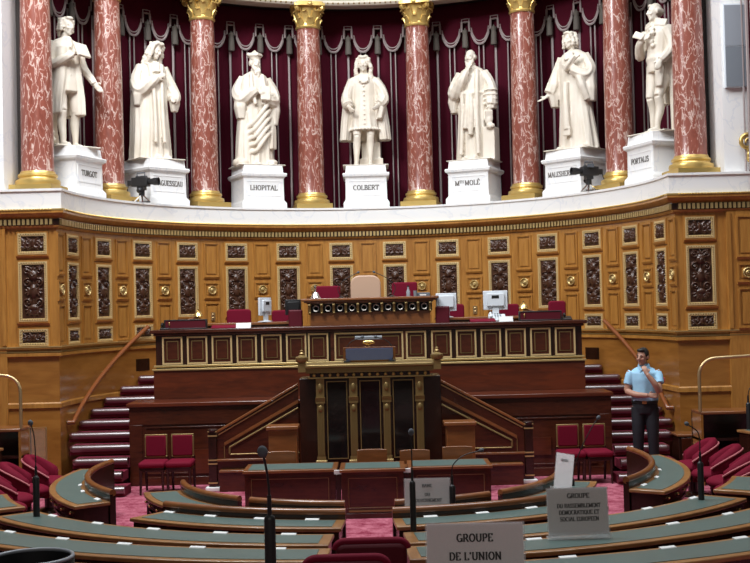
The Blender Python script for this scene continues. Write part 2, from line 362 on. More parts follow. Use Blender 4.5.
# ---- carved panels
def relief(w, h, seed, kind):
    rnd = random.Random(seed); res = .0055; nx, nz = max(8, int(w/res)), max(8, int(h/res))
    X, Z = np.meshgrid(np.linspace(-w/2, w/2, nx), np.linspace(0, h, nz)); H = np.zeros_like(X); AX = np.abs(X)
    def bump(cx, cz, r, a, rz=None):
        nonlocal H
        d = ((AX-cx)/r)**2+((Z-cz)/(rz or r))**2; H = np.maximum(H, a*np.sqrt(np.clip(1-d, 0, 1)))
    def path(pts, r0, r1, a):
        for i, (px, pz) in enumerate(pts):
            t = i/max(1, len(pts)-1); bump(px, pz, r0+(r1-r0)*t, a*(1-.3*t))
    def spiral(cx, cz, r, turns, ph, sgn, th, a):
        pts = []
        for i in range(46):
            t = i/45; g = ph+sgn*2*PI*turns*t; rr = r*(1-.86*t); pts.append((cx+rr*math.cos(g), cz+rr*math.sin(g)))
        path(pts, th, th*.7, a); bump(cx, cz, th*1.3, a*1.15)
    def leaf(cx, cz, l, ang, a):
        pts = [(cx+l*t*math.cos(ang), cz+l*t*math.sin(ang)) for t in np.linspace(0, 1, 9)]
        for i, (px, pz) in enumerate(pts): bump(px, pz, l*.26*math.sin(PI*(.15+.8*i/8)), a*(.6+.4*i/8))
    A = .036; u = w/2
    if kind == 'tall':
        zz = .05*h
        path([(0, z) for z in np.linspace(0, h, 60)], .011, .011, A*.6)
        bump(0, h*.80, u*.40, A*1.25, u*.46); bump(0, h*.79, u*.11, A*1.6, u*.16); bump(u*.15, h*.815, u*.09, A*1.5)
        bump(0, h*.755, u*.16, A*1.45, u*.05)
        for k in range(7):
            g = R(20+k*23); leaf(u*.32*math.cos(g)*.8, h*.80+u*.42*math.sin(g), u*.34, g, A*1.0)
        spiral(u*.52, h*.665, u*.36, 1.6, PI*.6, -1, u*.085, A); spiral(u*.50, h*.30, u*.38, 1.6, -PI*.5, 1, u*.085, A)
        spiral(u*.58, h*.90, u*.28, 1.3, PI*1.1, 1, u*.075, A*.9)
        bump(0, h*.50, u*.34, A*1.2, u*.62); bump(0, h*.56, u*.2, A*1.45, u*.2)
        for g in (-60, -20, 20, 60): leaf(u*.3, h*.5, u*.5, R(g), A*.9)
        bump(0, h*.20, u*.45, A*1.1, u*.26)
        for g in (-70, -35, 0, 35): leaf(u*.25, h*.16, u*.52, R(g), A*.95)
        for k in range(5): leaf(0+.001, h*.08, u*.45, R(15+k*32), A*.9)
        leaf(u*.3, h*.95, u*.45, R(10), A*.8)
    else:
        bump(0, h*.52, u*.17, A*1.4, h*.33); bump(0, h*.66, u*.09, A*1.7, h*.17)
        spiral(u*.42, h*.5, h*.30, 1.5, PI, 1, h*.085, A); spiral(u*.78, h*.48, h*.26, 1.4, 0, -1, h*.08, A)
        for g in (-50, 0, 50): leaf(u*.62, h*.5, h*.5, R(g), A*.9)
        for g in (-60, 60): leaf(u*.16, h*.5, h*.5, R(g), A)
        leaf(u*.85, h*.8, h*.3, R(40), A*.8); leaf(u*.85, h*.2, h*.3, R(-40), A*.8)
    J = np.array([[rnd.uniform(0, 1) for _ in range(24)] for _ in range(40)])
    H += .0035*np.sin(X*260+seed)*np.sin(Z*240)*(H > .004)
    mb = MB(); vs = np.stack([X, -H, Z], -1).reshape(-1, 3)
    fs = [(j*nx+i, j*nx+i+1, (j+1)*nx+i+1, (j+1)*nx+i) for j in range(nz-1) for i in range(nx-1)]
    mb.v = [tuple(p) for p in vs]; mb.f = fs
    me = bpy.data.meshes.new('carving'); me.from_pydata(mb.v, [], mb.f); me.update(); me.materials.append(MT['walnut']); me.shade_smooth()
    return me
def panel_frame(w, h):
    mb = MB(); fr = .045
    mb.frame(-w/2-fr, w/2+fr, -fr, h+fr, .016, 0, .030)
    mb.frame(-w/2-.02, w/2+.02, -.02, h+.02, .02, 0, .022)
    for a, b, ax in ((-w/2-.018, w/2+.018, 'x'), (-.018, h+.018, 'z')):
        n = int((b-a)/.034)
        for i in range(n+1):
            t = a+(b-a)*i/n
            for sd in (0, 1):
                p = (t, -.026, (-.019 if not sd else h+.019)) if ax == 'x' else ((-w/2-.019 if not sd else w/2+.019), -.026, t)
                mb.ell(p, (.012, .012, .012), nu=6, nv=4)
    return mesh_from(mb, 'frame', 'gilt_bead', 40)
def panel_sill(w, h):
    mb = MB(); mb.frame(-w/2-.068, w/2+.068, -.068, h+.068, .025, -.001, .022)
    mb.prism([(-w/2-.07, 0, -.068), (-w/2-.07, -.05, -.068), (-w/2-.07, -.03, -.095), (-w/2-.07, 0, -.105)], (w+.14, 0, 0))
    return mesh_from(mb, 'moulding', 'oak')
CW = .33
SIZES = {'tall': (2.41, .78), 'top': (3.385, .22), 'low': (2.055, .155)}
carv = {}
for k, (z, h) in SIZES.items():
    carv[k] = ([relief(CW, h, s, 'tall' if k == 'tall' else 'wide') for s in (1, 2)], panel_frame(CW, h), panel_sill(CW, h), z)
def plain_mesh(w, h):
    mb = MB(); mb.frame(-w/2, w/2, 0, h, .022, -.001, .024); mb.frame(-w/2+.022, w/2-.022, .022, h-.022, .014, -.001, .013)
    mb.bx(-w/2+.06, w/2-.06, -.014, .001, .06, h-.06)
    mb.prism([(-w/2-.005, 0, -.002), (-w/2-.005, -.035, -.002), (-w/2-.005, -.02, -.03), (-w/2-.005, 0, -.035)], (w+.01, 0, 0))
    return mesh_from(mb, 'plain_panel', 'oak')
PW = .30
pl_top, pl_low, pl_sq = plain_mesh(PW, .60), plain_mesh(PW, .58), plain_mesh(PW, .27)
_r = MB(); _r.lathe([(.0, .0), (.076, 0), (.080, .018), (.066, .034), (.056, .014), (.044, .010), (.038, .030), (.026, .036), (.020, .016), (.015, .036), (0, .042)], n=28, M=Matrix.Rotation(R(90), 4, 'X'))
for k in range(16):
    a = 2*PI*k/16; _r.ell((.070*math.cos(a), -.03, .070*math.sin(a)), (.009, .011, .011), nu=6, nv=4)
ros_me = mesh_from(_r, 'rosette', 'gilt_pale', 50)
def put(parent, name, me, p, rz, z):
    return obj(name, me, None, parent, loc=(p[0], p[1], z), rotz=rz)
def carved_column(parent, p, rz, i):
    for k in ('tall', 'top', 'low'):
        ms, fr, sl, z = carv[k]
        c = put(parent, 'carved_panel', ms[i % 2], p, rz, z); c['label'] = 'dark carved walnut panel'
        obj('frame', fr, None, c); obj('moulding', sl, None, c)
def plain_column(parent, p, rz):
    put(parent, 'plain_panel', pl_top, p, rz, 3.05); put(parent, 'plain_panel', pl_low, p, rz, 2.02)
    q = put(parent, 'rosette_panel', pl_sq, p, rz, 2.685); r = obj('rosette', ros_me, None, q, loc=(0, -.012, .135)); r['label'] = 'round gilded rosette'
for i in range(14):
    t = R((i-6.5)*12.62); carved_column(wall_back, ((RW-.004)*math.sin(t), CY+(RW-.004)*math.cos(t)), -t, i)
for i in range(15):
    t = R((i-7)*12.62); plain_column(wall_back, ((RW-.004)*math.sin(t), CY+(RW-.004)*math.cos(t)), -t)
for w, s in ((wall_left, -1), (wall_right, 1)):
    carved_column(w, (s*4.85, CY-.001), 0, 0); plain_column(w, (s*5.52, CY-.051), 0)
    obj('edge_strip', MB().bx(min(s*5.235, s*5.29), max(s*5.235, s*5.29), CY-.07, CY-.05, 2.02, 3.70), 'oak', w)
# ventilation grilles and small switch plates on the curved wall
gm = MB(); gm.bx(-.16, .16, -.008, .001, -.10, .10)
for k in range(12): gm.bx(-.15+k*.0265, -.15+k*.0265+.012, -.018, -.008, -.09, .09)
gme = mesh_from(gm, 'vent_grille', 'mahog_d')
for a in (-57.2, 55.8):
    t = R(a); put(wall_back, 'vent_grille', gme, (RW*math.sin(t)-.002*math.sin(t), CY+RW*math.cos(t)), -t, 1.59)
sw = mesh_from(MB().bx(-.035, .035, -.02, 0, -.07, .07).ell((0, -.022, .03), (.02, .012, .02)).ell((0, -.022, -.03), (.02, .012, .02)), 'switch_plate', 'steel')
for a in (-37.8, 25.3):
    t = R(a); put(wall_back, 'switch_plate', sw, ((RW-.02)*math.sin(t), CY+(RW-.02)*math.cos(t)), -t, 2.36)

# ------------------------------------------------------------------ colonnade: curtain, columns
RC, DC, LZ = 4.95, 23.85, 4.285                   # radius, angular step and ledge height
RCU = 5.62
cur = thing('curtain', 'long maroon velvet curtain with grey braid hanging behind the statues and columns', 'curtain', (0, CY+RCU, LZ))
mb = MB(); na, zs = 620, (LZ+.002, 5.2, 6.2, 7.2, 8.2)
for i in range(na+1):
    a = -97+194*i/na; r = RCU+.028*math.sin(R(a)*62)+.014*math.sin(R(a)*141+1)
    for z in zs: mb.v.append((r*math.sin(R(a)), CY+r*math.cos(R(a)), z))
k = len(zs)
for i in range(na):
    for q in range(k-1): mb.f.append((i*k+q, (i+1)*k+q, (i+1)*k+q+1, i*k+q+1))
obj('drape', mb, 'curtain', cur, 180, world=True)
P4 = DC/4
def cp(a, r, z): return (r*math.sin(R(a)), CY+r*math.cos(R(a)), z)
# pelmet: scalloped valance in front of the drape; between two tassels the edge sags in a U and steps up to a notch over each tassel
def edge(u):                                      # u: -0.5..0.5 across one scallop, 0 at the tassel
    d = abs(u)
    if d < .13: return 7.84
    if d < .21: return 7.66
    return 7.40+.20*abs((.5-d)/.29)**2.6
nsc = 31
scal = [(-15+i)*P4+P4/2 for i in range(nsc)]
mb = MB(); pts = []
us = [-.5, -.45, -.4, -.35, -.3, -.27, -.24, -.215, -.205, -.135, -.125, 0, .125, .135, .205, .215, .24, .27, .3, .35, .4, .45]
prof = [(a+u*P4, edge(u)) for a in scal for u in us]
for a, z in prof:
    mb.v += [cp(a, RCU-.10, z), cp(a, RCU-.10, 8.2), cp(a, RCU-.06, 8.2), cp(a, RCU-.06, z)]
for i in range(len(prof)-1):
    for q in range(4): mb.f.append((i*4+q, (i+1)*4+q, (i+1)*4+(q+1) % 4, i*4+(q+1) % 4))
pel = obj('pelmet', mb, 'curtain', cur, 20, world=True)
mb = MB()
for off, rr in ((0.0, .017), (.06, .009)):
    pts = [cp(a, RCU-.105, z+off) for a, z in prof]
    mb.tube(pts, rr*1.3, 5)
obj('braid_edging', mb, 'braid', pel, 60).location = tuple(-Vector(cur.location))
tm = MB(); tm.lathe([(.012, .16), (.02, .13), (.05, .115), (.055, .06), (.045, .04), (.052, .02), (.062, -.20), (.055, -.22)], n=12)
tme = mesh_from(tm, 'tassel', 'tassel', 60)
for a in scal:
    obj('tassel', tme, None, cur, loc=tuple(Vector(cp(a, RCU-.14, 7.56))-Vector(cur.location)))
for a in scal:
    for da, w in ((-.42, .5), (0, 1), (.42, .5)):
        b = MB(); c = a+da*P4
        b.tube([cp(c, RCU-.055, LZ+.01), cp(c, RCU-.055, 7.6)], .02*w+.004, 5)
        o = obj('braid_stripe', b, 'braid', cur, 60, world=True)

def make_column(label):
    t = thing('marble_column', label, 'column', group='red marble columns of the niche')
    b = MB(); b.bx(-.335, .335, -.335, .335, 0, .11); b.lathe([(.325, .11), (.335, .15), (.325, .19), (.285, .205), (.275, .225), (.295, .25), (.29, .275), (.262, .29), (.252, .32)], n=40)
    obj('base', b, 'gilt', t, 35)
    s = MB(); s.lathe([(.250, .32), (.240, .345), (.238, .9), (.232, 2.0), (.212, 3.35), (.212, 3.40), (.228, 3.42)], n=48); obj('shaft', s, 'griotte', t, 60)
    c = MB(); c.lathe([(.222, 3.40), (.236, 3.415), (.236, 3.44), (.212, 3.455), (.205, 3.55), (.215, 3.7), (.25, 3.80)], n=32)
    for row, (z0, h, out, n, ph) in enumerate(((3.45, .17, .07, 8, 0), (3.50, .27, .10, 8, .5))):
        for k in range(n):
            a = 2*PI*(k+ph)/n; M = Matrix.Rotation(a, 4, 'Z')
            pts = [(.205+out*(q**2.2)*1.1, 0, z0+h*(q if q < .86 else .86-(q-.86)*1.1)) for q in (0, .25, .5, .7, .85, .95, 1.0)]
            rad = [.055, .07, .068, .06, .05, .04, .02]
            c.tube([M @ Vector(p) for p in pts], rad, 6, flat=.35, up=M @ Vector((1, 0, 0)))
    for k in range(4):
        a = PI/4+k*PI/2
        for sg in (-1, 1):
            pts = []
            for q in range(22):
                g = q/21; rr = .062*(1-.75*g); an = PI/2+sg*0-2*PI*1.35*g
                pts.append(((.30+rr*math.cos(an)), sg*.018, 3.765+rr*math.sin(an)))
            M = Matrix.Rotation(a, 4, 'Z'); c.tube([M @ Vector(p) for p in [(.22, sg*.018, 3.6), (.25, sg*.018, 3.72)]+pts], .020, 6)
    ab = []
    for k in range(4):
        for q in range(9):
            g = -PI/4+PI/2*q/8; a = g+k*PI/2; rr = .385-.09*math.cos((q-4)/4*PI/2)
            ab.append((rr*math.cos(a)*1.05, rr*math.sin(a)*1.05, 3.80))
    c.prism(ab, (0, 0, .075)); c.ell((0, -.30, 3.83), (.05, .035, .045)); c.ell((0, .30, 3.83), (.05, .035, .045)); c.ell((-.30, 0, 3.83), (.035, .05, .045)); c.ell((.30, 0, 3.83), (.035, .05, .045))
    obj('capital', c, 'gilt', t, 45)
    return t
col_lab = ['red marble column at the far left end of the niche', 'red marble column between the tablet-holding statue and the long-wigged robed statue', 'red marble column between the long-wigged robed statue and the bearded statue in a square cap',
           'red marble column between the bearded square-cap statue and the caped bare-calved statue', 'red marble column between the caped statue and the statue touching his chin', 'red marble column between the statue touching his chin and the statue with outstretched hand',
           'red marble column between the statue with outstretched hand and the statue in breeches', 'red marble column at the far right end of the niche']
c0 = None
for i in range(8):
    t = R((i-3.5)*DC); p = (RC*math.sin(t), CY+RC*math.cos(t), LZ)
    if c0 is None: c0 = make_column(col_lab[0]); c0.location = p; c0.rotation_euler.z = -t
    else: dup(c0, p, -t, col_lab[i])

# ------------------------------------------------------------------ pedestals with carved names
def make_pedestal(t):
    m = MB(); w = .40
    m.lathe([(.60*1.0, 0), (.60, .10), (.585, .125), (.555, .15), (.545, .17), (.54, .55), (.55, .575), (.60, .60), (.615, .64), (.60, .66), (.545, .665), (.535, .68), (.52, .80)], n=4, a0=PI/4)
    m.frame(-.335, .335, .235, .515, .012, -.004, .008, y=-.382)
    return mesh_from(m, 'pedestal', 'marble', 30)
ped_me = make_pedestal(0)
names = [('TURGOT',), ("D'AGUESSEAU",), ('LHOPITAL',), ('COLBERT',), ('M MOLÉ',), ('MALESHERBES',), ('PORTALIS',)]
ped_lab = ['white marble pedestal inscribed TURGOT at the far left', 'white marble pedestal partly hidden by the left video camera', 'white marble pedestal inscribed LHOPITAL', 'white marble pedestal inscribed COLBERT in the middle',
           'white marble pedestal inscribed MOLÉ', 'white marble pedestal inscribed MALESHERBES', 'white marble pedestal inscribed PORTALIS at the far right']
RP = [4.98]*7
PPOS = []
for i in range(7):
    t = R((i-3)*DC); r = RP[i]; p = (r*math.sin(t), CY+r*math.cos(t), LZ); PPOS.append((p, -t))
    o = obj('pedestal', ped_me, None, loc=p, rotz=-t); tag(o, ped_lab[i], 'pedestal', 'statue pedestals')
    s = names[i][0]
    if i == 4: tm = text_mb([('M', .085, -.205, .345), ('TH', .05, -.125, .385), ('MOLÉ', .085, .085, .345)], 1.1, .004)
    else: tm = text_mb([(s, .085, 0, .345, 1.0 if len(s) < 9 else .84)], 1.1, .004)
    obj('inscription', tm, 'engrave', o, 0, loc=(0, -.386, 0))

# ------------------------------------------------------------------ figures
def lerp(a, b, t): return a+(b-a)*t
def loft(mb, keys, n=110, dz=.022, nf=(9, 17, 5), seed=0, M=None):
    """closed drapery: keys (z, cx, cy, rx, ry, fold) from low to high"""
    K = np.array(keys, float); zs = np.linspace(K[0, 0], K[-1, 0], max(3, int((K[-1, 0]-K[0, 0])/dz))); rnd = random.Random(seed)
    ph = [rnd.uniform(0, 6.28) for _ in nf]; vs = []
    for z in zs:
        cx, cy, rx, ry, am = [np.interp(z, K[:, 0], K[:, q]) for q in range(1, 6)]
        for i in range(n):
            a = 2*PI*i/n; f = 0
            for w, k, p in zip((.5, .3, .35), nf, ph): f += w*(1-2*abs(math.sin(k*a/2+p+.35*math.sin(z*4+p))))
            f = 1+1.55*am*f; vs.append((cx+rx*f*math.cos(a), cy+ry*f*math.sin(a), z))
    fs = []; m = len(zs)
    for j in range(m-1):
        for i in range(n):
            k = (i+1) % n; fs.append((j*n+i, j*n+k, (j+1)*n+k, (j+1)*n+i))
    fs.append(tuple(range(n))[::-1]); fs.append(tuple((m-1)*n+i for i in range(n)))
    return mb.add(vs, fs, M)
def limb(mb, pts, rs, n=18, fold=0, k=6, seed=0, M=None, sub=9):
    """smooth tapered tube through the joints; fold adds ring wrinkles of cloth"""
    P = [Vector(p) for p in pts]; out = []; rad = []; rnd = random.Random(seed)
    for i in range(len(P)-1):
        p0 = P[i-1] if i else P[i]*2-P[i+1]; p3 = P[i+2] if i+2 < len(P) else P[i+1]*2-P[i]
        for q in range(sub):
            t = q/sub; a, b = P[i], P[i+1]
            c = .25*((2*a)+(b-p0)*t+(2*p0-5*a+4*b-p3)*t*t+(3*a-p0-3*b+p3)*t**3)*2
            out.append(c); rad.append(lerp(rs[i], rs[i+1], t)*(1+.35*fold*math.sin(k*(i+t)*2*PI/1+rnd.uniform(-.6, .6))))
    out.append(P[-1]); rad.append(rs[-1])
    return mb.tube(out, rad, 40 if fold > .03 else n, M, ridge=(.075, 7, seed*1.3, .16) if fold > .03 else None)
def hand(mb, w, d, nrm, size=1.0, curl=.6, side=1, spread=.0, M=None):
    """wrist w, pointing d, palm facing nrm; four fingers and a thumb"""
    w = Vector(w); d = Vector(d).normalized(); n = Vector(nrm); n = (n-d*n.dot(d)).normalized(); s = d.cross(n)*side
    q = Matrix((d, s, n)).transposed()
    mb.ell(w+d*.045*size, (.052*size, .040*size, .017*size), M, 14, 8, rot=q)
    mb.ell(w+d*.01*size, (.035*size, .028*size, .022*size), M, 12, 8, rot=q)
    for i, L in enumerate((.068, .078, .072, .056)):
        o = (-.029+.0195*i)*size; b = w+d*.083*size-s*o; a = 0; p = b; pts = [b-d*.02*size]; dirn = (d-s*(spread*(i-1.5)*-1)).normalized()
        for k, fr in enumerate((.45, .32, .23)):
            a = curl*(.5+k*.55); p = p+(dirn*math.cos(a)+n*math.sin(a))*L*fr*size; pts.append(p)
        limb(mb, [b-d*.02*size, b]+pts[1:], [.0105*size, .0105*size, .010*size, .009*size, .0075*size], 10, M=M, sub=3)
    b = w+d*.022*size+s*.030*size
    limb(mb, [b-s*.012*size, b+(d*.5+s*.65+n*.25).normalized()*.035*size, b+(d*.85+s*.45+n*.5).normalized()*.068*size], [.014*size, .012*size, .009*size], 10, M=M, sub=4)
def head(mb, c, yaw=0, tilt=0, roll=0, style='short', hair=None, cap=True):
    """c: centre of the skull; yaw turns towards +x; tilt nods down"""
    M = Matrix.Translation(c) @ Matrix.Rotation(yaw, 4, 'Z') @ Matrix.Rotation(tilt, 4, 'X') @ Matrix.Rotation(roll, 4, 'Y')
    e = lambda p, r, **k: mb.ell(p, r, M, **k)
    e((0, .012, .035), (.074, .094, .092)); e((0, -.030, -.045), (.058, .062, .072)); e((0, -.042, 0), (.062, .054, .075))
    e((0, -.074, -.094), (.024, .022, .018)); e((0, -.050, -.080), (.044, .044, .028))
    mb.tube([(0, -.088, .030), (0, -.104, .005), (0, -.121, -.022)], [.009, .012, .015], 8, M); e((0, -.108, -.027), (.020, .014, .009))
    for s in (-1, 1):
        e((s*.030, -.086, .031), (.024, .012, .008)); e((s*.029, -.083, .010), (.014, .012, .009)); e((s*.036, -.076, -.02), (.024, .020, .018))
        e((s*.076, .012, -.004), (.012, .022, .032))
    e((0, -.096, -.050), (.024, .010, .006)); e((0, -.094, -.062), (.021, .011, .007))
    H = hair if hair is not None else mb; h = lambda p, r, **k: H.ell(p, r, M, **k)
    rnd = random.Random(5)
    if style == 'short':
        h((0, .022, .052), (.080, .092, .086)); h((0, .06, .0), (.070, .052, .065)); h((0, -.045, .105), (.055, .045, .025))
        for s in (-1, 1): h((s*.062, .01, .035), (.020, .045, .040))
    elif style == 'bald':
        for s in (-1, 1):
            for k in range(5): h((s*(.075-.006*k), .0+.022*k, .005+.01*math.sin(k)), (.022, .026, .038))
        h((0, .078, -.005), (.06, .03, .055))
        if cap: h((0, -.06, .095), (.03, .03, .02))
    elif style in ('wig', 'wigtail', 'bob'):
        h((0, .02, .055), (.085, .100, .088))
        low = {'wig': -.22, 'wigtail': -.06, 'bob': -.11}[style]
        for s in (-1, 1):
            for k in range(int((.09-low)/.034)+1):
                z = .09-.034*k; spr = .083+(.035 if style == 'wig' else .022)*min(1, k/4)
                for y in ((-.035, .03) if style != 'wigtail' else (.0, .04)):
                    h((s*(spr+rnd.uniform(-.008, .008)), y+rnd.uniform(-.01, .01), z), (.036 if style == 'wig' else .030, .036, .023))
        for k in range(7): h((rnd.uniform(-.02, .02), .085, .09-.034*k), (.075, .036, .028))
        h((0, -.045, .115), (.06, .05, .028))
        if style == 'wig':
            for s in (-1, 1): h((s*.04, -.035, .125), (.045, .045, .03))
        if style == 'wigtail': limb(H, [(0, .10, -.02), (0, .115, -.10), (0, .11, -.20)], [.03, .022, .012], M=M)
    elif style == 'beardcap':
        H.add(*_cap(), M)
        for s in (-1, 1): h((s*.07, .02, .0), (.022, .05, .05))
        h((0, .07, 0), (.065, .035, .06))
        for k in range(16):
            t = k/15; h((rnd.uniform(-.045, .045)*(1-t*.5), -.075-.02*math.sin(t*PI)+rnd.uniform(-.01, .01), -.075-.16*t), (.028*(1-.4*t), .026, .036))
        for s in (-1, 1): h((s*.025, -.102, -.045), (.024, .012, .010)); h((s*.052, -.05, -.065), (.025, .03, .04))
    elif style == 'beard':
        for s in (-1, 1):
            for k in range(4): h((s*(.076-.006*k), .0+.024*k, .005), (.020, .026, .034))
        h((0, .078, -.005), (.06, .03, .055))
        for k in range(12):
            t = k/11; h((rnd.uniform(-.04, .04)*(1-t*.4), -.072+rnd.uniform(-.01, .01), -.075-.08*t), (.028, .026, .028))
        for s in (-1, 1): h((s*.052, -.045, -.06), (.026, .034, .04))
    return M
def _cap():
    m = MB(); m.lathe([(.082, .055), (.086, .08), (.088, .10)], n=24)
    vs = []                                       # four-cornered flaring top
    for z, k, r in ((.075, 0, .088), (.115, .6, .128), (.155, .6, .098)):
        for i in range(32):
            a = 2*PI*i/32; q = 1/max(abs(math.cos(a+PI/4)), abs(math.sin(a+PI/4))); rr = r*lerp(1, q*.86, k)
            vs.append((rr*math.cos(a), rr*math.sin(a)+.012, z+(.03*max(0, q-1.2)*2 if k else 0)))
    fs = [(j*32+i, j*32+(i+1) % 32, (j+1)*32+(i+1) % 32, (j+1)*32+i) for j in range(2) for i in range(32)]+[tuple(range(32))[::-1], tuple(range(64, 96))]
    m.add(vs, fs); m.ell((0, .012, .155), (.055, .055, .035)); m.ell((0, .012, .19), (.018, .018, .018)); return m.v, m.f
def remeshed(mb, name, m, parent, voxel, scale=1.0, it=2, fac=.5):
    me = mesh_from(mb, name); t = bpy.data.objects.new('tmp', me); COL.objects.link(t)
    r = t.modifiers.new('r', 'REMESH'); r.mode = 'VOXEL'; r.voxel_size = voxel
    s = t.modifiers.new('s', 'SMOOTH'); s.iterations = it; s.factor = fac
    bpy.context.view_layer.update(); dg = bpy.context.evaluated_depsgraph_get()
    out = bpy.data.meshes.new_from_object(t.evaluated_get(dg)); out.name = name
    bpy.data.objects.remove(t); out.materials.clear(); out.materials.append(MT[m]); out.shade_smooth()
    if scale != 1.0: out.transform(Matrix.Scale(scale, 4))
    o = bpy.data.objects.new(name, out); COL.objects.link(o); o.parent = parent
    return o
def legs_breeches(mb, hipz=.93, lx=.10, la=(-.13, -.06), ra=(.13, -.02), knee_f=.03):
    for hx, (ax, ay) in ((-lx, la), (lx, ra)):
        kx = lerp(hx, ax, .55); 
        limb(mb, [(hx, .01, hipz), (lerp(hx, kx, .5), -.01, .72), (kx, -knee_f+ay*.4, .50)], [.095, .088, .062])
        limb(mb, [(kx, -knee_f+ay*.4, .50), (lerp(kx, ax, .4), ay*.6+.012, .35), (lerp(kx, ax, .8), ay*.9+.005, .17), (ax, ay+.01, .07)], [.056, .062, .043, .036])
        mb.ell((ax, ay-.055, .035), (.043, .115, .036)); mb.ell((ax, ay+.01, .055), (.04, .05, .055)); mb.ell((ax, ay-.05, .075), (.024, .02, .012))
def base_slab(mb, r=.34): mb.bx(-r, r, -r*.85, r*.85, .002, .02)

def fig_tablet():
    b = MB(); base_slab(b)
    legs_breeches(b, la=(-.12, -.10), ra=(.14, .03))
    loft(b, [(.86, 0, .0, .165, .12, 0), (1.0, 0, 0, .165, .125, .01), (1.18, 0, 0, .16, .12, .01), (1.36, 0, .0, .185, .115, .01), (1.45, 0, .01, .17, .09, 0), (1.50, 0, .02, .07, .06, 0)])
    # coat skirts, open in front
    for s in (-1, 1): loft(b, [(.46, s*.165, .05, .095, .19, .10), (.7, s*.15, .03, .10, .175, .06), (.95, s*.115, .0, .095, .145, .02), (1.15, s*.10, -.005, .085, .125, .01), (1.36, s*.09, -.005, .09, .115, 0)], nf=(7, 11, 4), seed=3+s)
    loft(b, [(.76, 0, -.03, .15, .12, .04), (.95, 0, -.015, .15, .125, .02), (1.2, 0, -.01, .14, .12, 0)], nf=(5, 9, 3), seed=6)
    loft(b, [(.44, 0, .15, .17, .05, .12), (.75, 0, .12, .17, .06, .08), (1.1, 0, .07, .15, .05, .02)], seed=2)
    for k in range(6): b.ell((-.02, -.135, .98+.075*k), (.012, .01, .012))
    limb(b, [(-.175, .02, 1.42), (-.255, .03, 1.20), (-.225, -.04, 1.12), (-.10, -.20, 1.20), (-.04, -.235, 1.235)], [.075, .064, .06, .055, .050], fold=.05, k=3)
    hand(b, (-.04, -.235, 1.235), (.9, -.25, .15), (0, .4, 1), 1.0, .5, 1)
    b.add(*_slab((.08, -.26, 1.30), (.13, .02, .10), R(-25), R(20)))
    limb(b, [(.175, .02, 1.42), (.245, .02, 1.20), (.275, .0, 1.10), (.325, -.09, .97), (.345, -.13, .90)], [.075, .062, .058, .052, .046], fold=.05, k=3, seed=4)
    hand(b, (.345, -.13, .90), (.45, -.5, -.7), (-.7, -.3, .2), 1.05, .25, -1, .12)
    limb(b, [(0, .02, 1.44), (0, .0, 1.56)], [.058, .052]); b.ell((0, -.075, 1.45), (.05, .03, .06)); b.ell((0, -.11, 1.38), (.035, .025, .06))
    head(b, (.01, -.01, 1.645), R(10), R(6), 0, 'wigtail')
    limb(b, [(-.17, .18, 0), (-.18, .17, .25), (-.17, .15, .52)], [.14, .11, .10], fold=.08, k=3); b.ell((-.24, .02, .11), (.08, .07, .05)); b.ell((-.26, -.01, .2), (.06, .06, .05))
    return b
def _slab(c, r, rx, rz, ry=0):
    m = MB(); M = Matrix.Translation(c) @ Matrix.Rotation(rz, 4, 'Z') @ Matrix.Rotation(rx, 4, 'X') @ Matrix.Rotation(ry, 4, 'Y')
    m.bx(-r[0], r[0], -r[1], r[1], -r[2], r[2], M); return m.v, m.f
def robe(b, w=1.0, seed=0, bottom=.015, sway=0.0, am=.07):
    loft(b, [(bottom, sway, .03, .285*w, .225, am*1.15), (.25, sway*.7, .025, .265*w, .205, am), (.6, sway*.4, .02, .245*w, .18, am*.8), (.9, 0, .01, .225*w, .165, am*.55), (1.15, 0, .0, .215*w, .15, am*.35), (1.35, 0, .005, .22*w, .135, .02), (1.44, 0, .015, .175*w, .10, 0), (1.50, 0, .02, .075, .065, 0)], seed=seed, nf=(11, 19, 6))
def sleeve(b, pts, rs, seed=0, drop=None):
    limb(b, pts, rs, n=26, fold=.05, k=3, seed=seed)
    if drop: loft(b, drop, nf=(5, 9, 3), seed=seed+7, n=60)
def toes(b, x=(-.09, .08), y=-.22):
    for q in x: b.ell((q, y, .035), (.045, .10, .035))
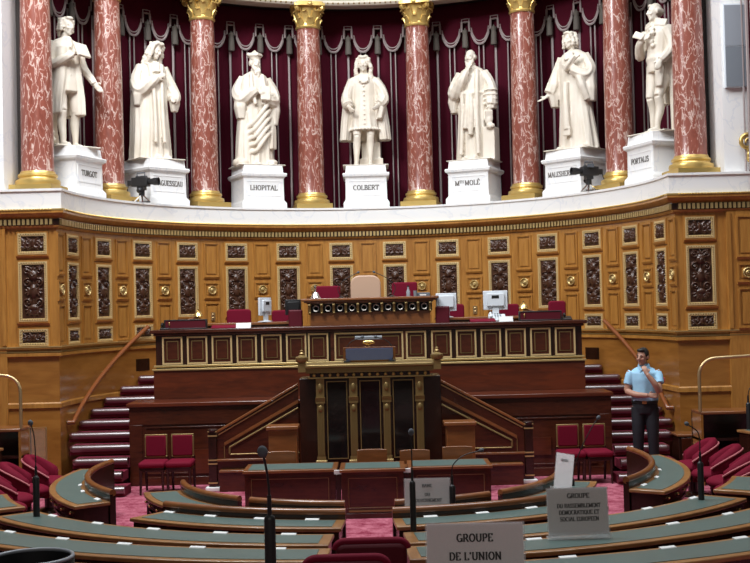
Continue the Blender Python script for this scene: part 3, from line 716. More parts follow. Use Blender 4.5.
def fig_wigrobe():
    b = MB(); base_slab(b, .36); robe(b, 1.0, 3, am=.075); toes(b, (-.02, .13), -.19)
    loft(b, [(.02, -.18, .08, .16, .14, .12), (.5, -.19, .07, .13, .14, .10), (.95, -.20, .05, .11, .13, .05), (1.3, -.15, .03, .10, .10, .02), (1.44, -.11, .02, .06, .07, 0)], nf=(7, 12, 4), seed=9)
    # wide sleeves; right hand on the breast, left hand lower holding folded robe
    sleeve(b, [(-.18, .01, 1.40), (-.275, -.01, 1.17), (-.24, -.07, 1.03), (-.11, -.17, 1.13), (-.02, -.20, 1.20)], [.066, .082, .10, .085, .055], 1, [(.80, -.27, -.03, .05, .07, .1), (.95, -.26, -.05, .085, .09, .06), (1.08, -.24, -.05, .09, .09, .02)])
    hand(b, (-.02, -.20, 1.20), (.75, -.15, .45), (0, .9, -.2), 1.0, .6, -1)
    sleeve(b, [(.18, .01, 1.40), (.27, -.01, 1.17), (.315, -.05, 1.00), (.29, -.13, .93), (.26, -.19, .91)], [.066, .08, .092, .082, .06], 2, [(.74, .30, -.08, .05, .06, .1), (.86, .31, -.08, .08, .08, .06), (.98, .30, -.06, .09, .09, .02)])
    hand(b, (.26, -.19, .91), (-.5, -.7, -.2), (-.4, .7, -.5), 1.0, .6, 1)
    for s in (-1, 1): limb(b, [(s*.10, -.10, 1.42), (s*.07, -.16, 1.1), (s*.06, -.19, .7), (s*.07, -.22, .25)], [.03, .028, .03, .03], fold=.1, k=2)
    b.add(*_slab((.0, -.135, 1.37), (.05, .02, .08), R(-10), 0)); limb(b, [(0, .02, 1.44), (.01, -.01, 1.55)], [.06, .054])
    head(b, (.025, -.055, 1.625), R(22), R(22), R(6), 'wig'); return b
def fig_beard():
    b = MB(); base_slab(b, .37); robe(b, 1.04, 11, am=.065); toes(b, (-.05, .17), -.21)
    # mantle thrown across the lap, falling in a slant
    for k in range(5):
        z = .98-.115*k; limb(b, [(-.21, -.08, z-.42+.03*k), (-.07, -.195, z-.28), (.10, -.20, z-.06), (.24, -.06, z+.06)], [.030, .034, .034, .03], seed=k)
    loft(b, [(.02, -.20, -.02, .15, .17, .12), (.4, -.20, .0, .12, .15, .08), (.85, -.2, .0, .08, .12, .03)], nf=(6, 11, 4), seed=4)
    loft(b, [(.28, .215, -.06, .075, .10, .14), (.6, .22, -.05, .08, .10, .1), (.95, .2, -.02, .06, .08, .03)], nf=(5, 9, 4), seed=14)
    sleeve(b, [(-.19, .01, 1.39), (-.285, -.01, 1.18), (-.25, -.08, 1.05), (-.12, -.18, 1.13), (-.03, -.21, 1.17)], [.072, .092, .108, .085, .055], 5, [(.74, -.26, -.05, .06, .09, .1), (.92, -.27, -.06, .10, .11, .06), (1.08, -.25, -.05, .10, .10, .02)])
    sleeve(b, [(.19, .01, 1.39), (.285, -.01, 1.18), (.26, -.08, 1.03), (.17, -.18, 1.03), (.11, -.22, 1.06)], [.072, .092, .108, .085, .055], 6, [(.66, .29, -.03, .05, .08, .1), (.88, .29, -.05, .09, .10, .06), (1.06, .27, -.05, .10, .10, .02)])
    hand(b, (-.03, -.21, 1.17), (.9, -.2, -.1), (.1, .6, -.7), 1.0, .7, 1); hand(b, (.11, -.22, 1.06), (-.7, -.5, .4), (0, .9, .3), 1.0, .5, 1)
    b.add(*_slab((.085, -.245, 1.12), (.075, .035, .115), R(-8), R(-8), R(4)))
    for s in (-1, 1): limb(b, [(s*.09, -.09, 1.44), (s*.10, -.15, 1.2), (s*.06, -.2, .95)], [.03, .035, .03])
    limb(b, [(0, .02, 1.44), (0, .0, 1.55)], [.062, .056]); b.ell((.2, -.17, .06), (.08, .1, .05)); b.ell((-.27, -.14, .05), (.10, .09, .06)); b.ell((-.33, -.05, .06), (.07, .1, .07))
    head(b, (0, -.02, 1.625), R(6), R(4), 0, 'beardcap'); return b
def fig_cape():
    b = MB(); base_slab(b, .36)
    legs_breeches(b, .93, .10, (-.145, -.09), (.075, -.06))
    loft(b, [(.60, .0, .0, .225, .165, .06), (.68, 0, 0, .22, .16, .04), (.95, 0, 0, .185, .14, .03), (1.12, 0, 0, .17, .125, .015), (1.34, 0, 0, .19, .118, .01), (1.45, 0, .01, .17, .09, 0), (1.50, 0, .02, .07, .06, 0)], seed=6, nf=(9, 15, 5))
    for i in range(26):
        a = 2*PI*i/26; b.ell((.225*math.cos(a), .165*math.sin(a), .60), (.022, .022, .022))
    # cape over both shoulders, wide at the hem, open in front
    for s in (-1, 1):
        loft(b, [(.44, s*.32, .10, .095, .15, .12), (.7, s*.29, .09, .10, .14, .10), (1.0, s*.25, .06, .10, .12, .06), (1.3, s*.20, .03, .085, .10, .02), (1.44, s*.14, .02, .06, .07, 0)], nf=(6, 11, 3), seed=20+s)
    loft(b, [(.44, 0, .20, .33, .07, .12), (.8, 0, .17, .30, .07, .08), (1.2, 0, .10, .24, .06, .03), (1.45, 0, .05, .14, .05, 0)], nf=(9, 17, 5), seed=8)
    limb(b, [(-.18, .0, 1.40), (-.265, -.03, 1.18), (-.285, -.10, 1.04), (-.255, -.19, .95)], [.068, .075, .08, .06], fold=.06, k=3)
    limb(b, [(-.275, -.12, 1.02), (-.255, -.185, .96)], [.088, .09]); hand(b, (-.25, -.20, .945), (.35, -.55, -.55), (.7, .2, -.1), 1.05, .7, 1)
    limb(b, [(.18, .0, 1.40), (.275, -.03, 1.22), (.30, -.08, 1.06), (.235, -.16, .98)], [.07, .085, .095, .075], fold=.06, k=3)
    loft(b, [(.76, .245, -.08, .05, .07, .1), (.95, .27, -.08, .08, .09, .06), (1.12, .28, -.05, .08, .09, .02)], nf=(5, 9, 3), seed=15)
    hand(b, (.235, -.16, .98), (-.5, -.45, -.6), (-.6, .5, .1), 1.0, .6, -1)
    b.add(*_slab((0, -.125, 1.40), (.075, .02, .055), R(-12), 0)); b.ell((0, -.14, 1.33), (.05, .018, .016))
    for k in range(9): b.ell((0, -.145-.02*(k > 5), 1.28-.075*k), (.010, .01, .010))
    limb(b, [(0, .02, 1.44), (0, .0, 1.56)], [.06, .054]); head(b, (0, -.015, 1.635), R(-4), R(3), 0, 'wig')
    b.bx(-.10, .28, .10, .32, -.01, .16); b.bx(-.06, .24, .11, .30, .14, .42); b.bx(-.02, .2, .12, .28, .4, .7); return b
def fig_chin():
    b = MB(); base_slab(b, .36); robe(b, 1.02, 31, am=.06); toes(b, (-.09, .08), -.19)
    sleeve(b, [(-.19, .01, 1.40), (-.29, -.02, 1.18), (-.25, -.10, 1.06), (-.11, -.20, 1.24), (-.015, -.19, 1.40)], [.070, .088, .104, .082, .052], 8, [(.78, -.30, .0, .06, .09, .1), (.95, -.30, -.02, .10, .11, .06), (1.10, -.28, -.03, .10, .10, .02)])
    hand(b, (-.02, -.195, 1.395), (.35, .1, .8), (.3, .8, -.2), 1.0, .9, 1)
    sleeve(b, [(.19, .01, 1.40), (.285, .0, 1.20), (.31, -.03, 1.00), (.31, -.08, .85)], [.068, .080, .096, .08], 9, [(.80, .31, -.04, .08, .09, .1), (.95, .31, -.03, .095, .1, .06)])
    for k in range(4): b.lathe([(.10, -.012), (.112, 0), (.10, .012)], (.305, -.03, .88+.07*k), 20)
    hand(b, (.31, -.09, .84), (-.05, -.3, -.9), (-.8, .1, -.1), 1.05, .4, -1)
    b.bx(.19, .38, -.14, .12, 0, .52); b.ell((.30, -.15, .62), (.06, .05, .10)); b.ell((.33, -.16, .52), (.07, .05, .05)); b.add(*_slab((.29, -.1, .70), (.055, .10, .075), R(15), R(20)))
    for s in (-1, 1):
        limb(b, [(s*.11, -.09, 1.42), (s*.12, -.15, 1.1), (s*.115, -.17, .7), (s*.14, -.21, .1)], [.035, .035, .035, .035], fold=.1, k=2)
    limb(b, [(-.03, -.17, 1.05), (-.03, -.20, .80), (-.06, -.21, .50)], [.03, .045, .045], fold=.1, k=3); limb(b, [(.03, -.17, 1.05), (.04, -.20, .75), (.02, -.21, .40)], [.03, .045, .04], fold=.1, k=3)
    b.lathe([(.225, -.025), (.24, 0), (.225, .025)], (0, 0, 0), 40, Matrix.Translation((0, .005, 1.06)) @ Matrix.Diagonal((1, .74, 1, 1)))
    limb(b, [(0, .02, 1.44), (0, .0, 1.55)], [.06, .054]); head(b, (-.01, -.025, 1.63), R(-8), R(6), 0, 'beard'); return b
def fig_reach():
    b = MB(); base_slab(b, .37); robe(b, 1.05, 41, am=.06, sway=.03); toes(b, (-.16, .24), -.16)
    loft(b, [(.02, .18, .0, .20, .17, .12), (.4, .16, .0, .15, .15, .09), (.85, .12, .0, .11, .12, .03)], nf=(6, 11, 4), seed=44)
    sleeve(b, [(-.19, .01, 1.40), (-.275, -.02, 1.17), (-.305, -.06, 1.00), (-.355, -.11, .88)], [.068, .080, .10, .09], 11, [(.68, -.31, -.02, .06, .09, .12), (.85, -.32, -.04, .095, .11, .08), (1.05, -.29, -.03, .10, .10, .02)])
    limb(b, [(-.345, -.10, .89), (-.375, -.14, .84)], [.04, .032]); hand(b, (-.37, -.14, .845), (-.55, -.55, -.45), (-.1, -.5, .85), 1.1, .15, 1, .12)
    sleeve(b, [(.19, .01, 1.40), (.285, -.02, 1.18), (.24, -.11, 1.08), (.08, -.21, 1.18)], [.068, .086, .10, .07], 12, [(.70, .31, -.02, .05, .08, .1), (.88, .30, -.04, .09, .10, .06), (1.10, .27, -.04, .10, .10, .02)])
    hand(b, (.06, -.215, 1.19), (-.85, -.1, .25), (.1, .8, .2), 1.0, .6, -1)
    limb(b, [(-.02, -.22, 1.16), (.05, -.25, 1.24), (.14, -.22, 1.36)], [.03, .03, .03]); limb(b, [(.06, -.22, 1.2), (.15, -.2, 1.32), (.2, -.17, 1.37)], [.02, .02, .02])
    limb(b, [(-.04, -.17, 1.0), (-.03, -.2, .7), (0, -.23, .3)], [.045, .05, .05], fold=.06, k=2)
    b.add(*_slab((0, -.23, .27), (.055, .025, .06), 0, 0)); limb(b, [(.16, -.17, 1.18), (.22, -.17, .95), (.27, -.1, .72)], [.06, .06, .05], fold=.08, k=2)
    for s in (-1, 1): b.add(*_slab((s*.04, -.13, 1.385), (.032, .02, .055), R(-10), 0))
    limb(b, [(-.01, .02, 1.44), (-.02, .0, 1.55)], [.06, .054]); head(b, (-.03, -.02, 1.635), R(-20), R(5), R(-4), 'bob'); return b
def fig_breeches():
    b = MB(); base_slab(b, .34)
    legs_breeches(b, .93, .095, (-.13, .0), (.06, -.13), .05)
    loft(b, [(.84, 0, .0, .16, .125, 0), (1.0, 0, 0, .16, .125, .015), (1.12, 0, -.005, .155, .12, .03), (1.36, 0, .0, .185, .118, .01), (1.45, 0, .01, .17, .09, 0), (1.50, 0, .02, .07, .06, 0)])
    b.lathe([(.165, -.045), (.18, 0), (.165, .045)], (0, 0, 0), 40, Matrix.Translation((0, 0, 1.02)) @ Matrix.Diagonal((1, .76, 1, 1)))
    # tail coat and cloak behind, hanging to the right down to a stump
    loft(b, [(.40, -.13, .12, .09, .09, .1), (.7, -.15, .10, .075, .09, .06), (1.05, -.15, .06, .06, .09, .02), (1.3, -.14, .03, .06, .08, 0)], nf=(6, 9, 4), seed=51)
    loft(b, [(.01, .23, .16, .14, .12, .10), (.5, .23, .14, .13, .11, .10), (.9, .22, .10, .12, .10, .08), (1.3, .18, .05, .10, .09, .03), (1.45, .13, .03, .07, .07, 0)], nf=(6, 11, 4), seed=52)
    loft(b, [(.42, 0, .17, .18, .05, .1), (.9, 0, .13, .18, .05, .06), (1.4, 0, .07, .14, .05, .02)], seed=53)
    for s in (-1, 1): b.add(*_slab((s*.105, -.035, 1.49), (.085, .022, .05), R(-18), R(s*20), R(s*14)))
    limb(b, [(-.18, .01, 1.41), (-.285, .0, 1.21), (-.27, -.06, 1.10), (-.17, -.17, 1.20), (-.10, -.20, 1.26)], [.08, .07, .066, .056, .048], fold=.05, k=3)
    hand(b, (-.10, -.20, 1.26), (.85, -.15, .3), (0, .8, -.2), 1.05, .4, 1); b.add(*_slab((-.10, -.25, 1.33), (.085, .012, .05), R(-25), R(15), R(25)))
    limb(b, [(.18, .01, 1.41), (.255, .0, 1.20), (.25, -.06, 1.06), (.19, -.16, .96)], [.08, .07, .066, .05], fold=.05, k=3)
    hand(b, (.19, -.165, .955), (.1, -.5, -.8), (-.6, .3, -.2), 1.0, .6, -1)
    for k in range(5): b.ell((.02+.015*math.sin(k*2), -.13-.012*(k % 2), 1.40-.055*k), (.055-.004*k, .035, .035))
    loft(b, [(.62, .12, -.12, .05, .05, .1), (.85, .13, -.11, .07, .06, .1), (1.02, .10, -.10, .06, .05, .03)], nf=(5, 8, 3), seed=55)
    limb(b, [(0, .02, 1.44), (-.01, .0, 1.57)], [.062, .056]); head(b, (-.02, -.015, 1.65), R(-22), R(4), 0, 'bald'); return b
st_lab = ['white marble statue of a man in frock coat and breeches holding a tablet', 'white marble statue of a robed man in a long curled wig bowing his head', 'white marble statue of a long-bearded man in robe and square cap holding a book',
          'white marble statue of a man in wig, knee-length coat and wide cape with bare calves', 'white marble statue of a bearded robed man touching his chin', 'white marble statue of a robed man holding papers with one hand stretched out',
          'white marble statue of a balding man in breeches, paper held to his chest']
figs = [fig_tablet, fig_wigrobe, fig_beard, fig_cape, fig_chin, fig_reach, fig_breeches]
face = [R(-26), R(-12), 0, 0, 0, R(8), R(14)]      # how far each figure turns on its pedestal towards the hall
FS = 1.19
for i, fn in enumerate(figs):
    p, rz = PPOS[i]
    o = remeshed(fn(), 'statue', 'statue', None, .0105, FS, 1, .4)
    o.location = (p[0], p[1], p[2]+.80); o.rotation_euler = (0, 0, rz+face[i])
    tag(o, st_lab[i], 'statue', 'statues of the niche')

# ------------------------------------------------------------------ video cameras on the ledge, wall displays
def video_camera(label, loc, rz):
    t = thing('video_camera', label, 'camera', loc, rz, 'video cameras on the ledge')
    b = MB(); b.bx(-.07, .07, -.13, .16, .27, .42); b.bx(-.055, .055, .16, .24, .29, .38); b.bx(-.03, .03, -.08, .1, .42, .445); obj('body', b, 'black', t, 30, .008)
    l = MB(); M = Matrix.Translation((0, -.13, .345)) @ Matrix.Rotation(R(90), 4, 'X'); l.lathe([(.045, 0), (.05, .06), (.062, .10), (.065, .18), (.055, .18), (.05, .15)], n=20, M=M); obj('lens', l, 'black', t, 40)
    v = MB(); v.bx(.07, .12, -.05, .05, .40, .46); v.tube([(0, -.06, .445), (0, -.06, .50), (0, .08, .50), (0, .08, .445)], .012, 8); obj('viewfinder', v, 'foam', t, 30)
    h = MB(); h.bx(-.06, .06, -.06, .06, .21, .27); h.cyl(.05, .12, .21); h.ell((-.09, 0, .2), (.04, .05, .05)); obj('pan_head', h, 'black', t, 35)
    s = MB()
    for k in range(3):
        a = R(90+120*k); s.tube([(0, 0, .14), (.16*math.cos(a), .16*math.sin(a), .012)], [.02, .014], 8)
    obj('stand', s, 'chrome', t)
    c = MB(); c.tube([(0, .24, .33), (.02, .28, .2), (-.03, .2, .05), (.08, .1, .02), (.1, -.1, .02)], .012, 6); obj('cable', c, 'black', t)
    return t
def ledge(a, r): return (r*math.sin(R(a)), CY+r*math.cos(R(a)), LZ)
video_camera('black video camera on the ledge left of the long-wigged robed statue, pointing right', ledge(-56.8, 4.46), R(75))
video_camera('black video camera on the ledge right of the statue with outstretched hand, pointing left', ledge(56.6, 4.46), R(-75))
d = thing('wall_display', 'tall grey information display hung on the right marble pier', 'display', (5.48, CY+.058, 5.53))
obj('housing', MB().bx(-.178, .178, -.05, 0, 0, 1.23), 'white', d, 30)
obj('screen', MB().bx(-.165, .165, -.056, -.05, .61, 1.21), 'screen2', d, 30); obj('screen', MB().bx(-.165, .165, -.056, -.05, .012, .60), 'screen', d, 30)
d = thing('tapestry_frame', 'gilded carved frame edge on the marble at the right border', 'frame', (5.62, CY+.055, 4.9))
m = MB(); m.bx(.06, .16, -.06, 0, .02, 4.4)
for k in range(60): m.ell((.06, -.05, .05+k*.07), (.025, .025, .03), nu=8, nv=6)
obj('moulding', m, 'gilt', d)
m = MB()
for (cx, cz, r, sg) in ((-.03, -.18, .12, 1), (.06, -.36, .13, -1), (.10, -.02, .10, 1), (.02, -.28, .07, -1)):
    pts = []
    for q in range(26):
        g = q/25; rr = r*(1-.8*g); an = sg*(2*PI*1.4*g)+1; pts.append((cx+rr*math.cos(an), -.06-.03*g, cz+rr*math.sin(an)))
    m.tube(pts, [.035-.015*q/25 for q in range(26)], 8)
for k in range(6): m.ell((.0+.02*k, -.06, -.42+.09*k), (.05, .05, .06), nu=10, nv=7)
obj('corner_scroll', m, 'gilt', d, 60)

# ------------------------------------------------------------------ the stage: stairs, platforms, desks
BLX, BLY, BLZ = 3.42, 16.5, 1.17                  # lower platform
def stair(s, label):
    t = thing('staircase', label, 'stairs', (s*3.9, 15.4, 0)); t['kind'] = 'structure'
    for k in range(1, 11):
        y0 = 15.55+.40*(k-1); z = .142*k; y1 = y0+.42
        xi = BLX if y0 < 17.1 else 3.17
        def xo(y): return 4.18+.2*max(0, (y-16.3)/.56) if y < CY else math.sqrt(4.46**2-(y-CY)**2)
        if k == 1: xi = 3.30
        b = MB(); b.prism([(s*xi, y0+.01, z-.02), (s*xo(y0), y0+.01, z-.02), (s*min(xo(y0), xo(y1)), y1, z-.02), (s*xi, y1, z-.02)], (0, 0, -(.123 if k > 1 else .12)))
        st = obj('step', b, 'runner', t, 30, world=True)
        n = MB(); pts = [(s*xi, y0, z-.052), (s*(xo(y0)-.06), y0, z-.052)]
        n.tube(pts, .052, 16); n.ell(pts[1], (.06, .052, .052)); n.bx(min(p[0] for p in pts), max(p[0] for p in pts), y0, y0+.10, z-.03, z-.002)
        obj('nosing', n, 'stair', st, 45, world='grand')
    return t
stair(-1, 'left flight of dark waxed stairs climbing between platform and curved wall')
stair(1, 'right flight of dark waxed stairs where the man in the blue shirt stands')
def handrail(s, label):
    t = thing('handrail', label, 'handrail', (s*4.4, 16.9, 0)); pts = []; p0 = None
    a0, a1 = (-86, -56.5) if s < 0 else (86, 61)
    for i in range(25):
        a = R(lerp(a0, a1, i/24)); pts.append((4.40*math.sin(a), CY+4.40*math.cos(a), lerp(.86, 2.22 if s < 0 else 2.14, i/24)))
    m = MB().tube([(s*4.47, pts[0][1]-.02, .86)]+pts, .034, 10); obj('rail', m, 'rail_wood', t, 60, world=True)
    for i in (3, 13, 23):
        p = Vector(pts[i]); d = Vector((p.x, p.y-CY, 0)).normalized()*.10
        obj('bracket', MB().tube([p, p-Vector((0, 0, .06)), p+d-Vector((0, 0, .06))], .012, 8), 'brass', t, 60, world=True)
handrail(-1, 'sloping wooden handrail on the curved wall over the left stairs'); handrail(1, 'sloping wooden handrail on the wall behind the man in the blue shirt')

# lower platform front
t = thing('platform', 'lower mahogany platform front behind the pairs of red chairs', 'platform', (0, BLY, 0))
obj('body', MB().bx(-BLX, BLX, BLY, 17.14, 0, BLZ-.06), 'mahog', t, world=True)
tag(obj('stage_floor', MB().bx(-3.14, 3.14, 17.36, 19.4, 0, 1.42), 'runner'), kind='structure')
for s in (-1, 1):
    b = MB(); a, c = sorted((s*1.0, s*BLX)); b.bx(a, c, BLY-.03, BLY, 0, .12); b.bx(a, c, BLY-.015, BLY, .86, BLZ-.06)
    b.bx(min(s*3.24, s*BLX), max(s*3.24, s*BLX), BLY-.018, BLY, .12, .86); b.frame(min(s*1.05, s*3.2), max(s*1.05, s*3.2), .16, .83, .02, 0, .012, y=BLY)
    obj('panelling', b, 'mahog', t, 30, .003, world=True)
obj('top_edge', MB().bx(-BLX-.03, BLX+.03, BLY-.05, 17.14, BLZ-.06, BLZ), 'mahog_red', t, 30, .012, world=True)
obj('side_panel', MB().bx(-2.55, -2.2, BLY-.02, BLY, .16, .5), 'mahog_red', t, 30, world=True); obj('side_panel', MB().bx(2.2, 2.55, BLY-.02, BLY, .3, .55), 'mahog_red', t, 30, world=True)

# long secretaries' desk across the stage
DY, DX = 17.22, 3.16
t = thing('long_desk', 'long mahogany desk with gilt-framed panels spanning the stage', 'desk', (0, DY, BLZ))
obj('plinth', MB().bx(-DX-.03, DX+.03, DY-.04, DY+.1, BLZ, 1.60), 'mahog_red', t, 30, world=True)
obj('body', MB().bx(-DX, DX, DY, DY+.14, 1.60, 2.13).bx(-DX, -DX+.06, DY+.14, DY+.72, 1.43, 2.13).bx(DX-.06, DX, DY+.14, DY+.72, 1.43, 2.13), 'mahog_d', t, 30, world=True)
obj('base_moulding', MB().bx(-DX-.05, DX+.05, DY-.06, DY+.0, 1.585, 1.615).bx(-DX-.03, DX+.03, DY-.04, DY+.0, 1.635, 1.665), 'gilt_pale', t, 30, .006, world=True)
obj('worktop', MB().bx(-DX-.07, DX+.07, DY-.08, DY+.74, 2.135, 2.19).bx(-DX-.03, DX+.03, DY-.04, DY+.6, 2.10, 2.135), 'mahog', t, 30, .01, world=True)
def desk_panel(w, h, gm='gilt_dull'):
    f = MB(); f.frame(0, w, 0, h, .024, -.001, .030); f2 = MB(); f2.frame(.062, w-.062, .062, h-.062, .012, -.001, .016)
    p = MB(); p.bx(.03, w-.03, -.010, .002, .03, h-.03); p.bx(.075, w-.075, -.02, .0, .075, h-.075)
    return mesh_from(p, 'panel', 'mahog'), mesh_from(f, 'panel_frame', 'gilt_bead'), mesh_from(f2, 'inner_fillet', gm)
PA = desk_panel(.30, .41)
xs = [-3.06+.367*i for i in range(6)]; xs = xs+[-x-.30 for x in xs]+[-.90, .55]
for x in xs:
    p = obj('panel', PA[0], None, t, loc=(x, 0, 1.675-BLZ)); obj('panel_frame', PA[1], None, p); obj('inner_fillet', PA[2], None, p)
PB = desk_panel(1.02, .41); p = obj('panel', PB[0], None, t, loc=(-.51, 0, 1.675-BLZ)); obj('panel_frame', PB[1], None, p); obj('inner_fillet', PB[2], None, p)
for x in (-.985, -.565, .5, .92): obj('pilaster', MB().bx(x, x+.06, DY-.03, DY, 1.665, 2.10), 'mahog', t, 30, .004, world=True)

# counters behind the desk
for s, nm in ((-1, 'left'), (1, 'right')):
    c = thing('counter', 'inner wooden counter behind the long desk on the %s' % nm, 'counter', (s*1.9, 18.31, 1.42))
    obj('counter_top', MB().bx(-.85, .85, -.25, .25, .80, .84), 'mahog_l', c, 30, .006); obj('cabinet', MB().bx(-.82, .82, -.2, .22, 0, .80), 'mahog', c, 30)

# president's rostrum
RY = 17.98
t = thing('rostrum', "president's raised mahogany rostrum with a row of gilt rings in front", 'desk', (0.03, RY, 1.42))
obj('body', MB().bx(-.93, .93, 0, .62, 0, 1.02), 'mahog_l', t, 30, .004)
obj('frieze', MB().bx(-.96, .96, -.03, .62, .965, 1.105), 'blackm', t, 30)
obj('worktop', MB().bx(-1.06, 1.06, -.14, .68, 1.145, 1.185).bx(-1.02, 1.02, -.10, .64, 1.12, 1.145).bx(-.98, .98, -.06, .62, 1.10, 1.12), 'mahog_l', t, 30, .008)
br = MB(); br.prism([(-.022, 0, .0), (-.022, -.075, 0), (-.022, -.085, -.03), (-.022, -.05, -.09), (-.022, -.045, -.19), (-.022, 0, -.215)], (.036, 0, 0)); br.ell((0, -.062, -.03), (.024, .03, .03)); br.ell((0, -.04, -.185), (.02, .02, .022))
brm = mesh_from(br, 'bracket', 'gilt_dull', 40)
rg = MB(); M = Matrix.Rotation(R(90), 4, 'X'); rg.lathe([(.026, 0), (.036, .018), (.048, .020), (.056, .008), (.056, 0)], n=24, M=M); rgm = mesh_from(rg, 'ring', 'chrome', 50)
for i in range(11): obj('bracket', brm, None, t, loc=(-.93+.186*i, -.03, 1.105)).scale = (1, 1, .78)
for i in range(10): obj('ring', rgm, None, t, loc=(-.837+.186*i, -.03, 1.032))

# speaker's tribune with its flanking stair parapets
TY = 15.72
t = thing('tribune', "speaker's tribune with gilt pilasters and black marble panels", 'lectern', (0.0, TY, 0))
obj('body', MB().bx(-.70, .72, 0, .72, 0, 1.52), 'mahog_d', t, 30)
for i in range(3):
    x = -.665+.4475*i
    obj('panel', MB().bx(x+.09, x+.36, -.012, 0, .42, 1.46), 'blackm', t, 30); 
    f = MB(); f.frame(x+.085, x+.365, .415, 1.465, .012, 0, .02); obj('panel_frame', f, 'gilt_dull', t, 30)
pm = MB(); pm.bx(-.058, .058, -.05, 0, .40, .45); pm.bx(-.048, .048, -.04, 0, .45, 1.22); pm.bx(-.062, .062, -.06, 0, 1.17, 1.24); pm.bx(-.055, .055, -.045, 0, 1.24, 1.52)
for k in range(4): pm.bx(-.040+.022*k, -.028+.022*k, -.050, -.038, .48, 1.14)
pm.prism([(-.065, 0, 1.25), (-.065, -.075, 1.25), (-.065, -.062, 1.20), (-.065, 0, 1.17)], (.13, 0, 0)); pm.ell((0, -.05, 1.38), (.035, .02, .06)); pm.ell((0, -.045, 1.10), (.035, .02, .05))
pme = mesh_from(pm, 'pilaster', 'gilt_dull', 30)
for i in range(4): obj('pilaster', pme, None, t, loc=(-.665+.4475*i, 0, 0))
for i in range(4): obj('pilaster_foot', MB().bx(-.075, .075, -.075, .0, .36, .405), 'gilt_pale', t, 30, .006, loc=(-.665+.4475*i, 0, 0))
fz = MB(); fz.bx(-.80, .82, -.06, .72, 1.52, 1.58); obj('frieze', fz, 'mahog_d', t, 30)
rs = MB()
for k in range(15): rs.ell((-.74+.107*k, -.065, 1.55), (.024, .018, .024), nu=10, nv=6)
obj('rosette_row', rs, 'gilt', t, 60)
fl = MB()
for k in range(58): fl.bx(-.83+.0292*k, -.83+.0292*k+.016, -.10, -.05, 1.585, 1.645)
fl.bx(-.85, .87, -.08, .72, 1.58, 1.65); obj('fluting', fl, 'gilt_dull', t, 30)
obj('worktop', MB().bx(-.87, .89, -.13, .74, 1.65, 1.695), 'gilt_dull', t, 30, .012); obj('lower_fillet', MB().bx(-.82, .84, -.08, -.05, 1.505, 1.525), 'gilt_dull', t, 30)
obj('side_wing', MB().bx(-.95, -.70, .08, .70, 0, 1.50), 'mahog_d', t, 30, .004); obj('side_wing', MB().bx(.72, .97, .08, .70, 0, 1.50), 'mahog_d', t, 30, .004)
ur = MB(); ur.bx(-.05, .05, -.05, .05, 1.60, 1.72); ur.lathe([(.03, 1.72), (.07, 1.735), (.085, 1.76), (.085, 1.80), (.05, 1.815), (.03, 1.83), (.035, 1.85), (.02, 1.87), (.026, 1.885), (0.0, 1.905)], n=20); urm = mesh_from(ur, 'finial', 'gilt_dull', 40)
for x in (-.90, .92): obj('finial', urm, None, t, loc=(x, -.08, 0))
# reading desk on the tribune
d = thing('reading_desk', 'sloping blue-topped reading desk on the tribune', 'reading desk', (.01, TY+.38, 1.70))
obj('slope', MB().prism([(-.36, -.05, .0), (-.36, -.10, .20), (-.36, -.07, .205), (-.36, .12, .02), (-.36, .12, 0)], (.72, 0, 0)), 'mahog_l', d, 30)
obj('blue_panel', MB().prism([(-.325, -.070, .025), (-.325, -.109, .185), (-.325, -.104, .187), (-.325, -.064, .027)], (.65, 0, 0)), 'blue', d, 30)
m = MB(); m.frame(-.345, .345, .012, .195, .014, 0, .012); M = Matrix.Translation((0, -.056, .004)) @ Matrix.Rotation(R(-14), 4, 'X') ; m.v = [tuple(M @ Vector(p)) for p in m.v]; obj('edging', m, 'gilt_dull', d, 30)
la = thing('lamp_bar', 'slim shaded lamp bar standing over the reading desk', 'lamp', (0, TY+.62, 1.70))
obj('shade', MB().prism([(-.19, -.03, .30), (-.19, .03, .33), (-.19, .03, .35), (-.19, -.03, .335)], (.38, 0, 0)), 'screen', la, 30)
obj('stem', MB().tube([(0, .02, 0), (0, .02, .31)], .012, 8).lathe([(.07, 0), (.075, .012), (.04, .03), (.01, .04)], n=20).ell((0, -.03, .26), (.09, .02, .03)), 'brass', la, 45)

def gooseneck(label, loc, pts, caps=.022, base_h=0, base_r=.03, rotz=0, stem=.0055, cat='microphone'):
    """microphone: base cylinder then bent stem to a foam capsule; pts relative to loc"""
    t = thing('microphone', label, cat, loc, rotz, None)
    if base_h: obj('base', MB().lathe([(base_r*1.02, 0), (base_r, .01), (base_r, base_h-.01), (base_r*.9, base_h), (base_r*.42, base_h+.012), (base_r*.38, base_h+.10)], n=18), 'black', t, 40)
    else: obj('base', MB().lathe([(.05, 0), (.05, .012), (.02, .025)], n=18), 'black', t, 40)
    P = [Vector((0, 0, base_h))]+[Vector(p) for p in pts]; sm = MB(); limb(sm, P, [stem]*len(P), 8); obj('gooseneck', sm, 'black', t, 60)
    e = P[-1]; dd = (P[-1]-P[-2]).normalized(); q = dd.to_track_quat('Z', 'Y').to_matrix()
    obj('foam_capsule', MB().ell(e+dd*caps*.9, (caps, caps, caps*1.2), rot=q), 'foam', t, 180)
    return t
for s, nm in ((-1, 'left'), (1, 'right')):
    gooseneck('curved %s microphone arm over the reading desk of the tribune' % nm, (s*.31+.01, TY+.30, 1.70), [(s*.02, .02, .16), (-s*.06, .02, .28), (-s*.20, -.02, .335)], .022)

